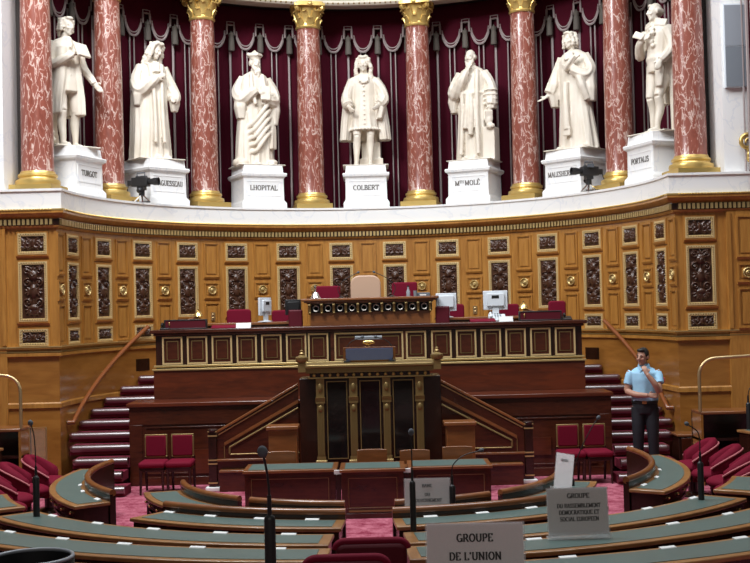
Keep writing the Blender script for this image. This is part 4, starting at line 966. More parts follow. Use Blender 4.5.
# stair parapets
def parapet(s, label):
    t = thing('stair_parapet', label, 'parapet', (s*1.55, 15.9, 0)); X = lambda x: s*x-s*1.55
    poly = [(X(.98), 0, 0), (X(2.10), 0, 0), (X(2.10), 0, .77), (X(.98), 0, 1.40)]
    obj('panel', MB().prism(poly, (0, .09, 0)), 'mahog', t, 30)
    c = MB(); c.prism([(X(.985), -.03, 1.40), (X(2.13), -.03, .765), (X(2.13), -.03, .80), (X(.985), -.03, 1.435)], (0, .15, 0)); obj('cap_rail', c, 'mahog_l', t, 30, .006)
    g = MB()
    def bar(p, q, r=.009): g.tube([(X(p[0]), -.006, p[1]), (X(q[0]), -.006, q[1])], r, 6)
    bar((.98, 1.37), (2.08, .76)); 
    obj('upper_fillet', g, 'gilt_pale', t, 60)
    g = MB(); bar((.98, 1.10), (1.93, .585), .014); bar((1.93, .585), (1.93, .50), .014); bar((1.93, .49), (.98, .49), .009); bar((.98, 1.17), (2.0, .61), .006); bar((2.0, .61), (2.0, .44), .006)
    obj('panel_moulding', g, 'gilt_dull', t, 60)
    obj('band', MB().prism([(X(.98), -.02, 1.17), (X(2.0), -.02, .615), (X(2.0), -.02, .655), (X(.98), -.02, 1.215)], (0, .03, 0)), 'mahog_l', t, 30)
    obj('base_rail', MB().bx(min(X(.98), X(2.1)), max(X(.98), X(2.1)), -.05, .1, .40, .43), 'mahog_l', t, 30, .006)
    obj('sill', MB().bx(min(X(1.05), X(2.06)), max(X(1.05), X(2.06)), -.16, .0, .26, .29), 'mahog_l', t, 30, .006)
    obj('plinth', MB().bx(min(X(1.05), X(2.06)), max(X(1.05), X(2.06)), -.14, .0, 0, .26), 'mahog', t, 30)
    p = MB(); p.bx(-.055, .055, -.055, .055, .06, .80); p.lathe([(.075, .80), (.08, .83), (.06, .845)], n=20); p.lathe([(.068, .0), (.066, .06)], n=20)
    po = obj('newel_post', p, 'mahog_d', t, 30, .004, loc=(X(2.16), .02, 0))
    for z in (.74, .80, .36, .41, .10): obj('brass_ring', MB().bx(-.062, .062, -.062, .062, z, z+.018), 'gilt_pale', po, 30)
    f = obj('foot', MB().bx(-.10, .10, -.10, .08, 0, .055), 'card', po, 30, .01); f['label'] = 'white foot of the newel post'
    return t
parapet(-1, "left sloping parapet of the tribune stairs with newel post"); parapet(1, "right sloping parapet of the tribune stairs with newel post")
for s, nm in ((-1, 'left'), (1, 'right')):
    c = thing('wooden_box', 'light wooden box standing %s of the tribune' % nm, 'box', (s*1.16+.02, 15.30, 0))
    obj('body', MB().bx(-.185, .185, -.15, .15, 0, .88), 'mahog_l', c, 30, .006); obj('lid', MB().bx(-.215, .205, -.18, .17, .88, .93), 'mahog_l', c, 30, .01)

# stenographers' tables and chairs
def steno(label, x0, x1, y0, zt, mat_w='mahog'):
    t = thing('stenographer_table', label, 'table', ((x0+x1)/2, y0, 0), 0, 'stenographer tables'); w = (x1-x0)/2
    obj('tabletop', MB().bx(-w, w, -.03, .62, zt-.035, zt), 'mahog_l', t, 30, .006)
    obj('leather_inlay', MB().bx(-w+.06, w-.06, .04, .56, zt, zt+.003), 'leather', t, 30)
    obj('front_panel', MB().bx(-w+.03, w-.03, 0, .03, 0, zt-.035), 'mahog', t, 30)
    m = MB(); m.frame(-w+.08, w-.08, .10, zt-.08, .022, 0, .012); obj('panel_moulding', m, 'mahog', t, 30, .003)
    m = MB(); m.frame(-w+.10, w-.10, .12, zt-.10, .007, 0, .008); m.bx(-w+.10, w-.10, -.02, 0, .075, .095); obj('fillet', m, 'gilt_dull', t, 30)
    obj('base', MB().bx(-w+.01, w-.01, -.02, .04, 0, .06), 'mahog', t, 30, .004)
    for x in (-w+.02, w-.05): obj('side_panel', MB().bx(x, x+.03, .03, .58, 0, zt-.035), 'mahog', t, 30)
    return t
steno('low mahogany stenographer table left of the middle one', -1.53, -.40, 13.92, .53); steno('middle low mahogany stenographer table standing forward on the red carpet', -.36, .41, 13.55, .57); steno('low mahogany stenographer table right of the middle one', .45, 1.46, 13.92, .53)
def low_chair(label, x, y, h):
    t = thing('low_chair', label, 'chair', (x, y, 0), 0, 'low wooden chairs of the stenographers')
    b = MB(); b.prism([(-.19, -.02, h-.17), (.19, -.02, h-.17), (.19, -.02, h-.01), (.10, -.02, h), (-.10, -.02, h), (-.19, -.02, h-.01)], (0, .035, 0)); obj('backrest', b, 'mahog_l', t, 30, .006)
    obj('seat', MB().bx(-.20, .20, .0, .40, .36, .41), 'mahog_l', t, 30, .01)
    for x_, y_, z_ in ((-.17, 0, h-.12), (.17, 0, h-.12), (-.17, .36, .37), (.17, .36, .37)): obj('leg', MB().bx(x_-.018, x_+.018, y_-.015, y_+.02, 0, z_), 'mahog', t, 30)
    return t
for lb, x, h in (('wooden chair back behind the left stenographer table', -1.13, .66), ('wooden chair back behind the middle stenographer table', .02, .66), ('wooden chair back directly right of the middle stenographer table', .56, .64), ('wooden chair back in front of the right light wooden box', 1.10, .67)):
    low_chair(lb, x, 14.72, h)
for x, nm in ((-.385, 'left'), (.43, 'right')):
    tag(obj('label_plate', MB().bx(-.05, .05, -.012, .012, .47, .52), 'card', None, 30, .003, loc=(x, 13.88, 0)), 'small white plate in the gap %s of the middle stenographer table' % nm, 'plate')
    tag(obj('infill_post', MB().bx(-.03, .03, -.02, .02, 0, .47), 'mahog_d', None, 30, .003, loc=(x, 13.88, 0)), 'dark mahogany infill post %s of the middle stenographer table' % nm, 'post')

# ------------------------------------------------------------------ things behind and on the stage desks
def office_chair(label, loc, w, h, z0, m='velvet', rotz=0, rnd=.03, group=None):
    """upholstered chair seen over the desk: back, seat, column and foot"""
    t = thing('upholstered_chair', label, 'chair', loc, rotz, group)
    b = MB(); n = 8; pts = [(-w/2, 0, z0)]
    for i in range(n+1): a = PI-PI/2*i/n; pts.append((-w/2+rnd+rnd*math.cos(a), 0, z0+h-rnd+rnd*math.sin(a)))
    for i in range(n+1): a = PI/2-PI/2*i/n; pts.append((w/2-rnd+rnd*math.cos(a), 0, z0+h-rnd+rnd*math.sin(a)))
    pts.append((w/2, 0, z0)); b.prism(pts, (0, .07, 0)); obj('backrest', b, m, t, 40, .02)
    obj('seat', MB().bx(-w/2+.01, w/2-.01, -.45, .0, .40, .50), m, t, 30, .03)
    obj('column', MB().cyl(.03, .05, .42, (0, -.2, 0)), 'black', t, 40)
    obj('foot', MB().lathe([(.22, 0), (.20, .03), (.05, .06)], (0, -.2, 0), 24), 'black', t, 40)
    return t
SZ = 1.42
office_chair("president's beige leather armchair with rounded back behind the rostrum", (-.04, 19.1, SZ), .50, 1.06, .50, 'beige', 0, .15)
office_chair('dark red chair behind the rostrum, left of the beige armchair', (-.66, 19.1, SZ), .40, .90, .50, 'velvet')
office_chair('dark red chair behind the rostrum, right of the beige armchair', (.60, 19.1, SZ), .42, .93, .50, 'velvet')
office_chair('crimson chair left of the white angled monitor', (-2.13, 19.02, SZ), .40, .55, .50, 'velvet', 0, .05)
office_chair('crimson chair between the white angled monitor and the black monitor', (-1.42, 19.02, SZ), .34, .52, .50, 'velvet', 0, .05)
office_chair('dark red chair against the left end of the rostrum', (-1.13, 17.975, SZ), .22, .52, .50, 'velvet_d', 0, .02)
office_chair('dark red chair against the right end of the rostrum', (1.15, 17.975, SZ), .22, .52, .50, 'velvet_d', 0, .02)
office_chair('crimson chair behind the white monitor next to the rostrum', (1.42, 19.02, SZ), .30, .55, .50, 'velvet', 0, .05)
office_chair('crimson chair right of the white monitor with telephone', (2.30, 19.02, SZ), .34, .53, .50, 'velvet', 0, .05)
office_chair('crimson chair behind the right brass desk lamp', (3.02, 18.55, SZ), .28, .56, .50, 'velvet', 0, .05)

def monitor(label, loc, w, h, m, rotz=0, back=True):
    t = thing('monitor', label, 'monitor', loc, rotz)
    b = MB(); b.bx(-w/2, w/2, -.02, .02, .10, .10+h); b.prism([(-w*.36, -.02, .16), (w*.36, -.02, .16), (w*.36, -.02, .10+h*.86), (-w*.36, -.02, .10+h*.86)], (0, -.035, 0)); obj('casing', b, m, t, 30, .008)
    obj('screen', MB().bx(-w/2+.02, w/2-.02, .02, .023, .125, .08+h), 'black', t, 30)
    if back: obj('vent', MB().bx(-w*.16, w*.14, -.058, -.054, .10+h*.60, .10+h*.76), 'black', t, 30)
    s = MB(); s.bx(-.05, .05, -.03, .0, .01, .16); s.lathe([(.11, 0), (.11, .012), (.05, .022)], n=24); obj('stand', s, m, t, 40)
    return t
monitor('white flat monitor seen from behind, right of the middle of the right counter', (1.99, 18.16, 2.262), .38, .30, 'white', R(0)); monitor('white monitor partly hidden by the right end of the rostrum', (1.22, 18.16, 2.262), .32, .28, 'white', R(0), False)
monitor('white monitor turned sideways on the left counter', (-1.62, 18.16, 2.262), .32, .28, 'white', R(62)); monitor('black monitor on the left counter beside the rostrum', (-1.18, 18.22, 2.262), .25, .24, 'black', R(10), False)
t = thing('telephone', 'white telephone in front of the right white monitor', 'telephone', (1.98, 17.86, 2.19)); obj('body', MB().prism([(-.13, -.08, 0), (-.13, .09, 0), (-.13, .09, .11), (-.13, .03, .10), (-.13, -.08, .03)], (.26, 0, 0)), 'white', t, 30, .01)
obj('handset', MB().tube([(-.10, .05, .10), (-.10, .0, .125), (-.10, -.05, .085)], .022, 8).ell((-.10, .06, .10), (.03, .03, .025)).ell((-.10, -.06, .075), (.03, .03, .025)), 'white', t, 60)
m = MB()
for i in range(3):
    for j in range(4): m.bx(-.04+.04*i, -.015+.04*i, -.06+.03*j, -.04+.03*j, .04+.022*j, .052+.022*j)
obj('keypad', m, 'foam', t, 30)
def desk_lamp(s, label, x):
    t = thing('desk_lamp', label, 'lamp', (x, 17.62, 2.19))
    obj('base', MB().lathe([(.07, 0), (.07, .012), (.025, .03), (.015, .05), (.012, .20), (.022, .21)], n=20), 'brass', t, 40)
    obj('shade', MB().lathe([(.075, .19), (.07, .20), (.055, .235), (.03, .26), (.012, .27), (.012, .30), (.0, .305)], n=24), 'brass', t, 40)
    obj('arm', MB().tube([(0, 0, .17), (s*.12, .0, .15), (s*.30, .02, .09), (s*.44, .03, .035)], .014, 8), 'mahog_l', t, 60)
    return t
desk_lamp(-1, 'brass desk lamp with wooden arm on the left end of the long desk', -2.58); desk_lamp(1, 'brass desk lamp with wooden arm on the right end of the long desk', 2.36)
def lamp_case(label, x):
    t = thing('lectern_case', label, 'box', (x, 17.38, 2.19)); obj('case', MB().frame(-.32, .32, 0, .145, .018, -.10, .0).bx(-.31, .31, .02, .09, .01, .13), 'black', t, 30, .004); obj('red_panel', MB().bx(-.30, .30, .005, .02, .015, .128), 'velvet_d', t, 30)
    obj('knob', MB().ell((-.24, 0, .08), (.012, .012, .03)), 'brass', t); return t
lamp_case('long low black case with dark red front on the left end of the long desk', -2.74); lamp_case('long low black case with dark red front on the right end of the long desk', 2.58)
for x, lb in ((-3.05, 'small black telephone beside the left low case'), (2.98, 'small black telephone beside the right low case')):
    t = thing('desk_telephone', lb, 'telephone', (x, 17.42, 2.19)); obj('body', MB().prism([(-.07, -.07, 0), (-.07, .08, 0), (-.07, .08, .06), (-.07, -.07, .02)], (.14, 0, 0)), 'black', t, 30, .006); obj('handset', MB().tube([(-.04, .05, .075), (-.04, .0, .09), (-.04, -.05, .06)], .02, 8), 'black', t, 60)
for lb, x, w in (('white paper sheet folded as a tent card on the left half of the long desk', -1.86, .22), ('white paper sheet folded as a tent card on the right half of the long desk', 2.17-.02, .21)):
    x_ = x if x < 0 else 1.72+.33
    tag(obj('paper_card', MB().prism([(-w/2, -.03, 0), (-w/2, .0, .075), (-w/2, .03, 0), (-w/2, .028, 0), (-w/2, 0, .071), (-w/2, -.028, 0)], (w, 0, 0)), 'card', None, 30, loc=(x_-.0, 17.30, 2.19)), lb, 'paper')
for lb, x, w in (('crimson blotter pad beside the left paper card', -2.16, .40), ('crimson blotter pad left of the right paper card', 1.72, .38)):
    tag(obj('blotter_pad', MB().prism([(-w/2, -.10, 0), (-w/2, .12, 0), (-w/2, .12, .05), (-w/2, -.10, .012)], (w, 0, 0)), 'velvet', None, 30, .004, loc=(x, 17.45, 2.19)), lb, 'pad')
t = thing('hand_bell', 'silver hand bell standing on the left end of the rostrum', 'bell', (-.82, 18.1, 2.605))
obj('bell', MB().lathe([(.085, 0), (.083, .015), (.062, .04), (.05, .075), (.035, .10), (0, .108)], n=28), 'chrome', t, 40); obj('handle', MB().lathe([(.012, .10), (.018, .12), (.01, .14), (.024, .17), (.018, .20), (0, .21)], n=16), 'chrome', t, 40)
for s, nm in ((-1, 'left'), (1, 'right')):
    gooseneck('thin %s microphone arm arching over the beige armchair' % nm, (s*.40-.02, 18.22, 2.605), [(s*.05, 0, .16), (-s*.08, -.01, .30), (-s*.26, -.02, .39)], .02, stem=.006)
t = thing('water_bottle', 'small clear-blue bottle on the right part of the rostrum', 'bottle', (.70-.07, 18.12, 2.605)); obj('glass', MB().lathe([(.03, 0), (.032, .08), (.014, .12), (.014, .15)], n=16), 'screen2', t, 40); obj('cap', MB().cyl(.016, .15, .17), 'black', t)
t = thing('tumbler', 'small dark tumbler beside the bottle on the rostrum', 'glass', (.74, 18.12, 2.605)); obj('glass', MB().lathe([(.026, 0), (.032, .09), (.028, .09), (.024, .01)], n=16), 'screen', t, 40)
t = thing('document_box', 'low grey box on the right end of the rostrum', 'box', (.86, 18.2, 2.605)); obj('box', MB().prism([(-.11, -.07, 0), (-.11, .07, 0), (-.11, .06, .06), (-.11, -.06, .045)], (.22, 0, 0)), 'foam', t, 30, .006); obj('label', MB().bx(-.05, .05, -.074, -.066, .01, .03), 'card', t, 30)

# ------------------------------------------------------------------ paired red chairs in front of the platform
def side_chair(label, x, y, rz=0):
    t = thing('red_chair', label, 'chair', (x, y, 0), rz, 'red upholstered chairs against the platform')
    f = MB(); f.frame(-.155, .155, .46, .775, .022, -.02, .02); obj('back_frame', f, 'gilt_dull', t, 30, .006)
    obj('back_pad', MB().bx(-.14, .14, -.03, .02, .475, .76), 'velvet', t, 30, .015)
    obj('seat', MB().bx(-.178, .178, -.40, .0, .36, .44), 'velvet', t, 30, .03); obj('apron', MB().bx(-.165, .165, -.38, 0, .31, .365), 'mahog_d', t, 30, .006)
    for sx in (-.148, .148): obj('leg', MB().tube([(sx, -.36, .33), (sx, -.36, .2), (sx*1.02, -.37, 0)], [.024, .020, .014], 8), 'mahog_d', t, 60); obj('leg', MB().tube([(sx, .0, .47), (sx, .0, .33), (sx, .05, 0)], [.022, .022, .016], 8), 'mahog_d', t, 60)
    return t
side_chair('red upholstered chair by the left stairs, left of its pair', -2.955, 16.02); side_chair('red upholstered chair of the left pair, nearer the tribune', -2.59, 16.02)
side_chair('red upholstered chair of the right pair, nearer the tribune', 2.71, 16.02, R(2)); side_chair('red upholstered chair of the right pair, by the right stairs', 3.075, 16.02, R(2))

# ------------------------------------------------------------------ curved desks of the hemicycle, concentric round (0, 13.6)
HC = 13.6
HX = [0.0]
def hp(r, a): return (HX[0]+r*math.sin(R(a)), HC-r*math.cos(R(a)))
def desk_arc(mb, r0, r1, z0, z1, a0, a1):
    n = max(3, int(abs(a1-a0)/2)); A = [a0+(a1-a0)*i/n for i in range(n+1)]
    for i, a in enumerate(A):
        for r, z in ((r0, z0), (r1, z0), (r1, z1), (r0, z1)): mb.v.append((*hp(r, a), z))
    b = len(mb.v)-4*(n+1)
    for i in range(n):
        for q in range(4): mb.f.append((b+i*4+q, b+(i+1)*4+q, b+(i+1)*4+(q+1) % 4, b+i*4+(q+1) % 4))
    mb.f.append((b, b+1, b+2, b+3)); mb.f.append((b+4*n+3, b+4*n+2, b+4*n+1, b+4*n)); return mb
knob_me = mesh_from(MB().ell((0, 0, 0), (.014, .014, .014), nu=10, nv=6), 'knob', 'brass', 180)
def bench(label, r0, r1, a0, a1, z, up=0.0, inlay=True, knobs=True, group='curved benches of the hemicycle'):
    am = (a0+a1)/2; x, y = hp((r0+r1)/2, am); t = thing('curved_desk', label, 'desk', (x, y, 0), 0, group); e = 1 if a1 > a0 else -1
    obj('desktop', desk_arc(MB(), r0, r1, z-.035, z, a0, a1), 'desk_edge', t, 30, .008, world=True)
    da = math.degrees(.09/r1)
    if inlay: obj('leather_inlay', desk_arc(MB(), r0+.055, r1-.07, z, z+.004, a0+e*da, a1-e*da), 'leather', t, 30, world=True)
    obj('front_panel', desk_arc(MB(), r0+.02, r0+.055, 0, z-.035, a0+e*da*.3, a1-e*da*.3), 'mahog_d', t, 30, world=True)
    obj('shelf', desk_arc(MB(), r0+.055, r1-.05, z-.20, z-.175, a0+e*da*.3, a1-e*da*.3), 'mahog_d', t, 30, world=True)
    obj('apron', desk_arc(MB(), r1-.05, r1-.025, z-.12, z-.035, a0+e*da*.3, a1-e*da*.3), 'mahog_d', t, 30, world=True)
    for a in (a0+e*da*.5, a1-e*da*.5): obj('end_panel', desk_arc(MB(), r0+.03, r1-.03, 0, z-.035, a-da*.25, a+da*.25), 'mahog_d', t, 30, world=True)
    if up:
        o = MB(); desk_arc(o, r0-.05, r0+.012, z-.30, z+up-.03, a0, a1); obj('back_board', o, 'mahog_d', t, 30, world=True)
        pts = [(*hp(r0-.02, a0+(a1-a0)*i/40), z+up-.015) for i in range(41)]
        q = MB().tube(pts, [.036]*41, 10); obj('top_rail', q, 'mahog_l', t, 60, world=True)
    if knobs:
        n = int(abs(a1-a0)*R(1)*r1/.28)
        for i in range(n):
            a = a0+(a1-a0)*(i+.5)/n; p = hp(r1-.015, a); obj('knob', knob_me, None, t, loc=(p[0]-x, p[1]-y, z-.085))
    return t
for s, nm in ((-1, 'left'), (1, 'right')):
    bench('%s end of the innermost curved desk with teal top, beside the %s red chairs' % (nm, nm), 2.18, 2.60, s*38, s*78, .44, .10)
    bench('innermost government bench nearest the stenographer tables, %s of the central aisle' % nm, 2.18, 2.60, s*6.5, s*34, .44, .10)
    HX[0] = s*.11; bench('%s crescent desk with teal top curving up to the %s stairs' % (nm, nm), 3.12, 3.51, s*53, s*101, .56, .10); HX[0] = 0.0
    bench('second curved desk from the tribune with tall back board, %s of the aisle' % nm, 3.18, 3.60, s*3.8, s*38, .56, .075)
    bench('third curved desk from the tribune, long teal top, %s of the aisle' % nm, 4.05, 4.50, s*4, s*51, .60)
    bench('fourth curved desk from the tribune, long teal top, %s of the aisle' % nm, 4.90, 5.36, s*3.2, s*64, .66)
    bench('fifth curved desk from the tribune, nearest one in view, %s of the aisle' % nm, 5.82, 6.28, s*4.5, s*58, .72)
    bench('side section of curved desk cut by the %s edge of the picture' % nm, 4.05, 4.50, s*55.5, s*69, .60)
    bench('rear side section of curved desk by the %s flat wall' % nm, 5.02, 5.42, s*97, s*108, .74, 0, True, False)
# steeper rows just below the picture carry the nearest sign and microphone
for s, nm in ((-1, 'left'), (1, 'right')): bench('row of curved desk just below the picture, %s of the aisle' % nm, 8.05, 8.55, s*2, s*16, 1.08, knobs=False)

# white name strips at the far edge of the leather
strips = {('second', 'left'): (3.225, .56, (-35.8, -27, -17.7, -9.1)), ('third', 'left'): (4.10, .60, (-45.2, -35.7, -26.6, -17.5, -9.2)), ('fourth', 'left'): (4.95, .66, (-36.8, -29.5, -22.4, -15.1, -7.8)),
          ('second', 'right'): (3.225, .56, (9.8, 18.5, 27.6)), ('third', 'right'): (4.10, .60, (9.5, 37.0, 47.2)), ('fourth', 'right'): (4.95, .66, (14.7, 29.4, 37.0)), ('fifth', 'right'): (5.87, .72, (13.4, 20.9, 27.2))}
sme = mesh_from(MB().prism([(-.062, -.02, 0), (-.062, .02, 0), (-.062, .016, .012), (-.062, -.016, .006)], (.124, 0, 0)), 'name_strip', 'card', 30)
ordn = ['first', 'second', 'third', 'fourth', 'fifth']
for (row, side), (r, z, An) in strips.items():
    for k, a in enumerate(sorted(An, key=abs)):
        p = hp(r, a); o = obj('name_strip', sme, None, None, loc=(p[0], p[1], z+.003), rotz=R(a))
        tag(o, '%s white name strip from the central aisle on the %s curved desk, %s side' % (ordn[k], row, side), 'name strip', 'white name strips on the desks')
for s, side, An in ((-1, 'left', (-87.7, -76.6, -68.1, -57)), (1, 'right', (58, 68, 78, 89))):
    for k, a in enumerate(sorted(An, key=abs)):
        p = hp(3.20, a); p = (p[0]+s*.09, p[1]); o = obj('name_strip', sme, None, None, loc=(p[0], p[1], .563), rotz=R(a))
        tag(o, '%s white name strip from the near end of the %s crescent desk' % (ordn[k], side), 'name strip', 'white name strips on the desks')

# ------------------------------------------------------------------ red tip-up seats of the side sections
def tub_seat(label, r, a, z=0, face=0):
    x, y = hp(r, a); t = thing('tip_up_chair', label, 'chair', (x, y, 0), R(a+face), 'red velvet chairs of the side benches')
    def wall(r0, r1, z0, z1, zs, g0=-100, g1=100):      # curved back, open towards +y (the tribune)
        b = MB(); n = 20
        for i in range(n+1):
            g = R(-90+g0+(g1-g0)*i/n); u = abs(2*i/n-1); zt = z1-zs*u**2
            prof = [(r0, z0), (r1, z0), (r1, zt-.05), ((r0+r1)/2+.03, zt), ((r0+r1)/2-.03, zt), (r0, zt-.05)]
            for q, zz in prof: b.v.append((q*math.cos(g), q*math.sin(g), zz))
        k = 6
        for i in range(n):
            for q in range(k): b.f.append((i*k+q, (i+1)*k+q, (i+1)*k+(q+1) % k, i*k+(q+1) % k))
        b.f.append(tuple(range(k))); b.f.append(tuple(n*k+q for q in range(k))[::-1]); return b
    obj('backrest', wall(.20, .32, .22, .72, .20), 'velvet', t, 180)
    pts = []
    for i in range(21): g = R(-90-100+200*i/20); u = abs(2*i/20-1); pts.append((.325*math.cos(g), .325*math.sin(g), .665-.20*u**2))
    obj('piping', MB().tube(pts, .012, 6), 'piping', t, 60)
    c = MB(); c.ell((0, .02, .36), (.23, .26, .09), nu=24, nv=12); obj('cushion', c, 'velvet', t, 180)
    obj('pedestal', MB().lathe([(.16, 0), (.15, .03), (.06, .06), (.06, .28)], n=20), 'mahog_d', t, 40); return t
for s, nm in ((-1, 'left'), (1, 'right')):
    for k, (r, a) in enumerate(((4.12, 76), (4.12, 85), (4.12, 94), (4.12, 103))):
        tub_seat('%s red velvet seat from the near end behind the %s crescent desk' % (ordn[k], nm), r, s*a, 0, -s*18)
    for k, (r, a) in enumerate(((4.68, 82), (4.68, 90))):
        tub_seat('red velvet seat in the rear row by the %s wall, %s one from the front' % (nm, ordn[k]), r, s*a, 0, -s*18)

# rear side desks with curved guard rails by the flat walls
for s, nm in ((-1, 'left'), (1, 'right')):
    t = thing('side_desk', 'high dark desk with open shelves by the %s flat wall' % nm, 'desk', (s*4.95, 15.5, 0)); XE = .60 if s > 0 else .36; X0, X1 = sorted((-s*XE, s*.75))
    obj('desktop', MB().bx(X0, X1, -.22, .25, .93, .97), 'mahog_l', t, 30, .01); obj('back_panel', MB().bx(X0, X1, .2, .24, 0, .93), 'mahog_d', t, 30)
    for z in (.25, .58): obj('shelf', MB().bx(X0, X1, -.2, .2, z, z+.03), 'mahog_d', t, 30)
    xe = -s*XE; obj('end_panel', MB().bx(min(xe, xe+s*.03), max(xe, xe+s*.03), -.22, .25, 0, .93), 'oak_low', t, 30)
    pts = [(-s*XE, -.2, .97), (-s*XE, -.2, 1.35)]+[(-s*(XE-.22*(1-math.cos(R(g)))), -.2, 1.45+.22*math.sin(R(g))) for g in range(0, 91, 15)]+[(s*.1, -.2, 1.69), (s*.75, -.2, 1.72)]
    obj('guard_rail', MB().tube(pts, .022, 10), 'steel', t, 60)
t = thing('low_cabinet', 'low dark wooden cabinet at the foot of the right wall corner', 'cabinet', (4.5, 16.6, 0)); obj('body', MB().bx(-.16, .35, -.2, .2, 0, .52), 'mahog_d', t, 30, .006); obj('top', MB().bx(-.18, .37, -.22, .2, .52, .55), 'mahog_l', t, 30, .006)
for z in (.08, .3): obj('door', MB().bx(-.12, .3, -.215, -.2, z, z+.2), 'mahog', t, 30, .004)
t = thing('plexi_screen', 'glossy clear side screen at the end of the left high desk', 'screen', (-4.40, 15.40, 0)); obj('pane', MB().bx(-.10, .10, -.006, .006, .02, .96), 'pane', t, 30)
m = MB(); m.tube([(-.11, 0, 0), (-.11, 0, .97), (.11, 0, .97), (.11, 0, 0)], .010, 8); obj('frame', m, 'steel', t, 60)

# ------------------------------------------------------------------ chairs of the central aisle and the near left corner
def aisle_chair(label, x, y, w, h):
    t = thing('red_aisle_chair', label, 'chair', (x, y, 0)); b = MB(); pts = [(-w/2, 0, .35)]
    for i in range(9): a = PI-PI/2*i/8; pts.append((-w/2+.07+.07*math.cos(a), 0, h-.05+.05*math.sin(a)))
    for i in range(9): a = PI/2-PI/2*i/8; pts.append((w/2-.07+.07*math.cos(a), 0, h-.05+.05*math.sin(a)))
    pts.append((w/2, 0, .35)); b.prism(pts, (0, .09, 0)); obj('backrest', b, 'velvet_d', t, 40, .03)
    m = MB(); m.tube([(p[0], .045, p[2]+.004) for p in pts[1:-1]], .03, 10); obj('top_roll', m, 'velvet', t, 60)
    obj('seat', MB().bx(-w/2, w/2, .09, .55, .36, .46), 'velvet', t, 30, .03)
    for sx in (-1, 1):
        for y_ in (.03, .5): obj('leg', MB().tube([(sx*(w/2-.05), y_, .37), (sx*(w/2-.04), y_, 0)], [.024, .018], 8), 'mahog_d', t, 60)
    return t
aisle_chair('red chair in the central aisle, farther of the two at the bottom', .03, 8.15, .50, .80); aisle_chair('red chair back at the bottom edge, nearer of the two in the aisle', -.12, 7.15, .50, .90)
t = thing('tub_chair', 'round black tub with pale rim at the bottom left corner', 'chair', (-1.93, 6.75, .05))
pts = [(.235*math.cos(R(g)), .235*math.sin(R(g)), 1.0) for g in range(0, 361, 12)]
b = MB(); b.lathe([(.20, .35), (.235, .5), (.245, .99), (.225, .99), (.215, .5), (.18, .42), (0, .42)], n=40); obj('shell', b, 'black', t, 40); obj('rim', MB().tube(pts, .012, 8), 'screen2', t, 60); obj('foot', MB().lathe([(.2, 0), (.18, .03), (.05, .06), (.05, .36)], n=24), 'black', t, 40)

# ------------------------------------------------------------------ microphones among the desks
gooseneck('tall black microphone in the left foreground, nearest the viewer', (-.41, 5.32, 1.084), [(0, 0, .53), (-.005, 0, .60), (-.012, -.01, .655), (-.02, -.02, .70)], .024, .42, .026)
gooseneck('black microphone by the aisle, in front of the government sign', (.37, 9.58, .604), [(0, 0, .52), (0, 0, .70), (0, -.01, .79)], .025, .40, .025)
gooseneck('black microphone with long bent neck right of the government sign', (.80, 11.2, .444), [(0, 0, .40), (.02, 0, .48), (.12, 0, .56), (.27, 0, .60)], .022, .27, .030)
gooseneck('black microphone with grey head in front of the left red seats', (-3.06, 10.72, .604), [(0, 0, .50), (-.005, 0, .66), (-.015, 0, .76), (-.03, -.02, .84)], .024, .36, .030)
gooseneck('black microphone in front of the right red seats', (3.06, 10.72, .604), [(0, 0, .45), (.0, 0, .55), (-.02, 0, .63), (-.10, 0, .69)], .02, .34, .028)
gooseneck('black microphone on the far right desk by the wall', (4.92, 15.1, .744), [(0, 0, .40), (.02, 0, .52), (.12, 0, .60), (.24, 0, .66)], .022, .34, .030)
gooseneck('black microphone with slanting neck before the right pair of chairs', (2.22, 12.75, .444), [(0, 0, .14), (.10, 0, .40), (.22, 0, .62), (.29, 0, .72)], .022, .06, .02)

# ------------------------------------------------------------------ printed signs in clear holders
def sign(label, loc, rz, w, h, lines, base=True, bold=1.0):
    t = thing('sign_holder', label, 'sign', loc, rz); T = R(-8)
    Mx = Matrix.Rotation(T, 4, 'X')
    obj('sheet', MB().bx(-w/2, w/2, -.0015, .0015, .025, h, Mx), 'paper', t, 30)
    a = MB(); a.bx(-w/2-.008, w/2+.008, -.005, -.003, .0, h+.006, Mx); 
    if base: a.bx(-w/2-.008, w/2+.008, -.05, .09, 0, .006); a.prism([(-w/2-.008, -.05, .0), (-w/2-.008, -.045, .05), (-w/2-.008, -.042, .05), (-w/2-.008, -.045, .0)], (w+.016, 0, 0))
    obj('holder', a, 'acrylic', t, 30)
    for ln in lines:
        tm = text_mb([ln], bold, .0008); tm.v = [tuple(Mx @ Vector((p[0], p[1]-.006, p[2]))) for p in tm.v]
        obj('lettering', tm, 'ink', t, 0)
    return t
sign('largest white sign at the bottom right of centre, lettered GROUPE DE L\'UNION', (.535, 5.42, 1.084), R(-1.5), .45, .345, [('GROUPE', .034, 0, .262), ("DE L'UNION", .034, 0, .178), ('CENTRISTE', .034, 0, .095)], bold=1.3)
sign('white sign on the right desks lettered GROUPE DU RASSEMBLEMENT', (1.60, 8.82, .665), R(2), .46, .375, [('GROUPE', .034, .01, .30), ('DU RASSEMBLEMENT', .030, .01, .228, .86), ('DEMOCRATIQUE ET', .030, .01, .178, .86), ('SOCIAL EUROPEEN', .030, .01, .128, .86)], bold=1.3)
sign('white sign before the right stenographer table lettered BANC DU GOUVERNEMENT', (.565, 11.30, .444), R(0), .44, .33, [('BANC', .030, 0, .245), ('DU', .030, 0, .160), ('GOUVERNEMENT', .030, 0, .105, .9)], bold=1.2)
sign('small narrow white sign turned sideways in front of the right red chairs', (2.04, 12.35, .444), R(-62), .30, .40, [('GROUPE', .025, 0, .32), ('CRC', .0001, 0, .2)][:1], bold=1.0)

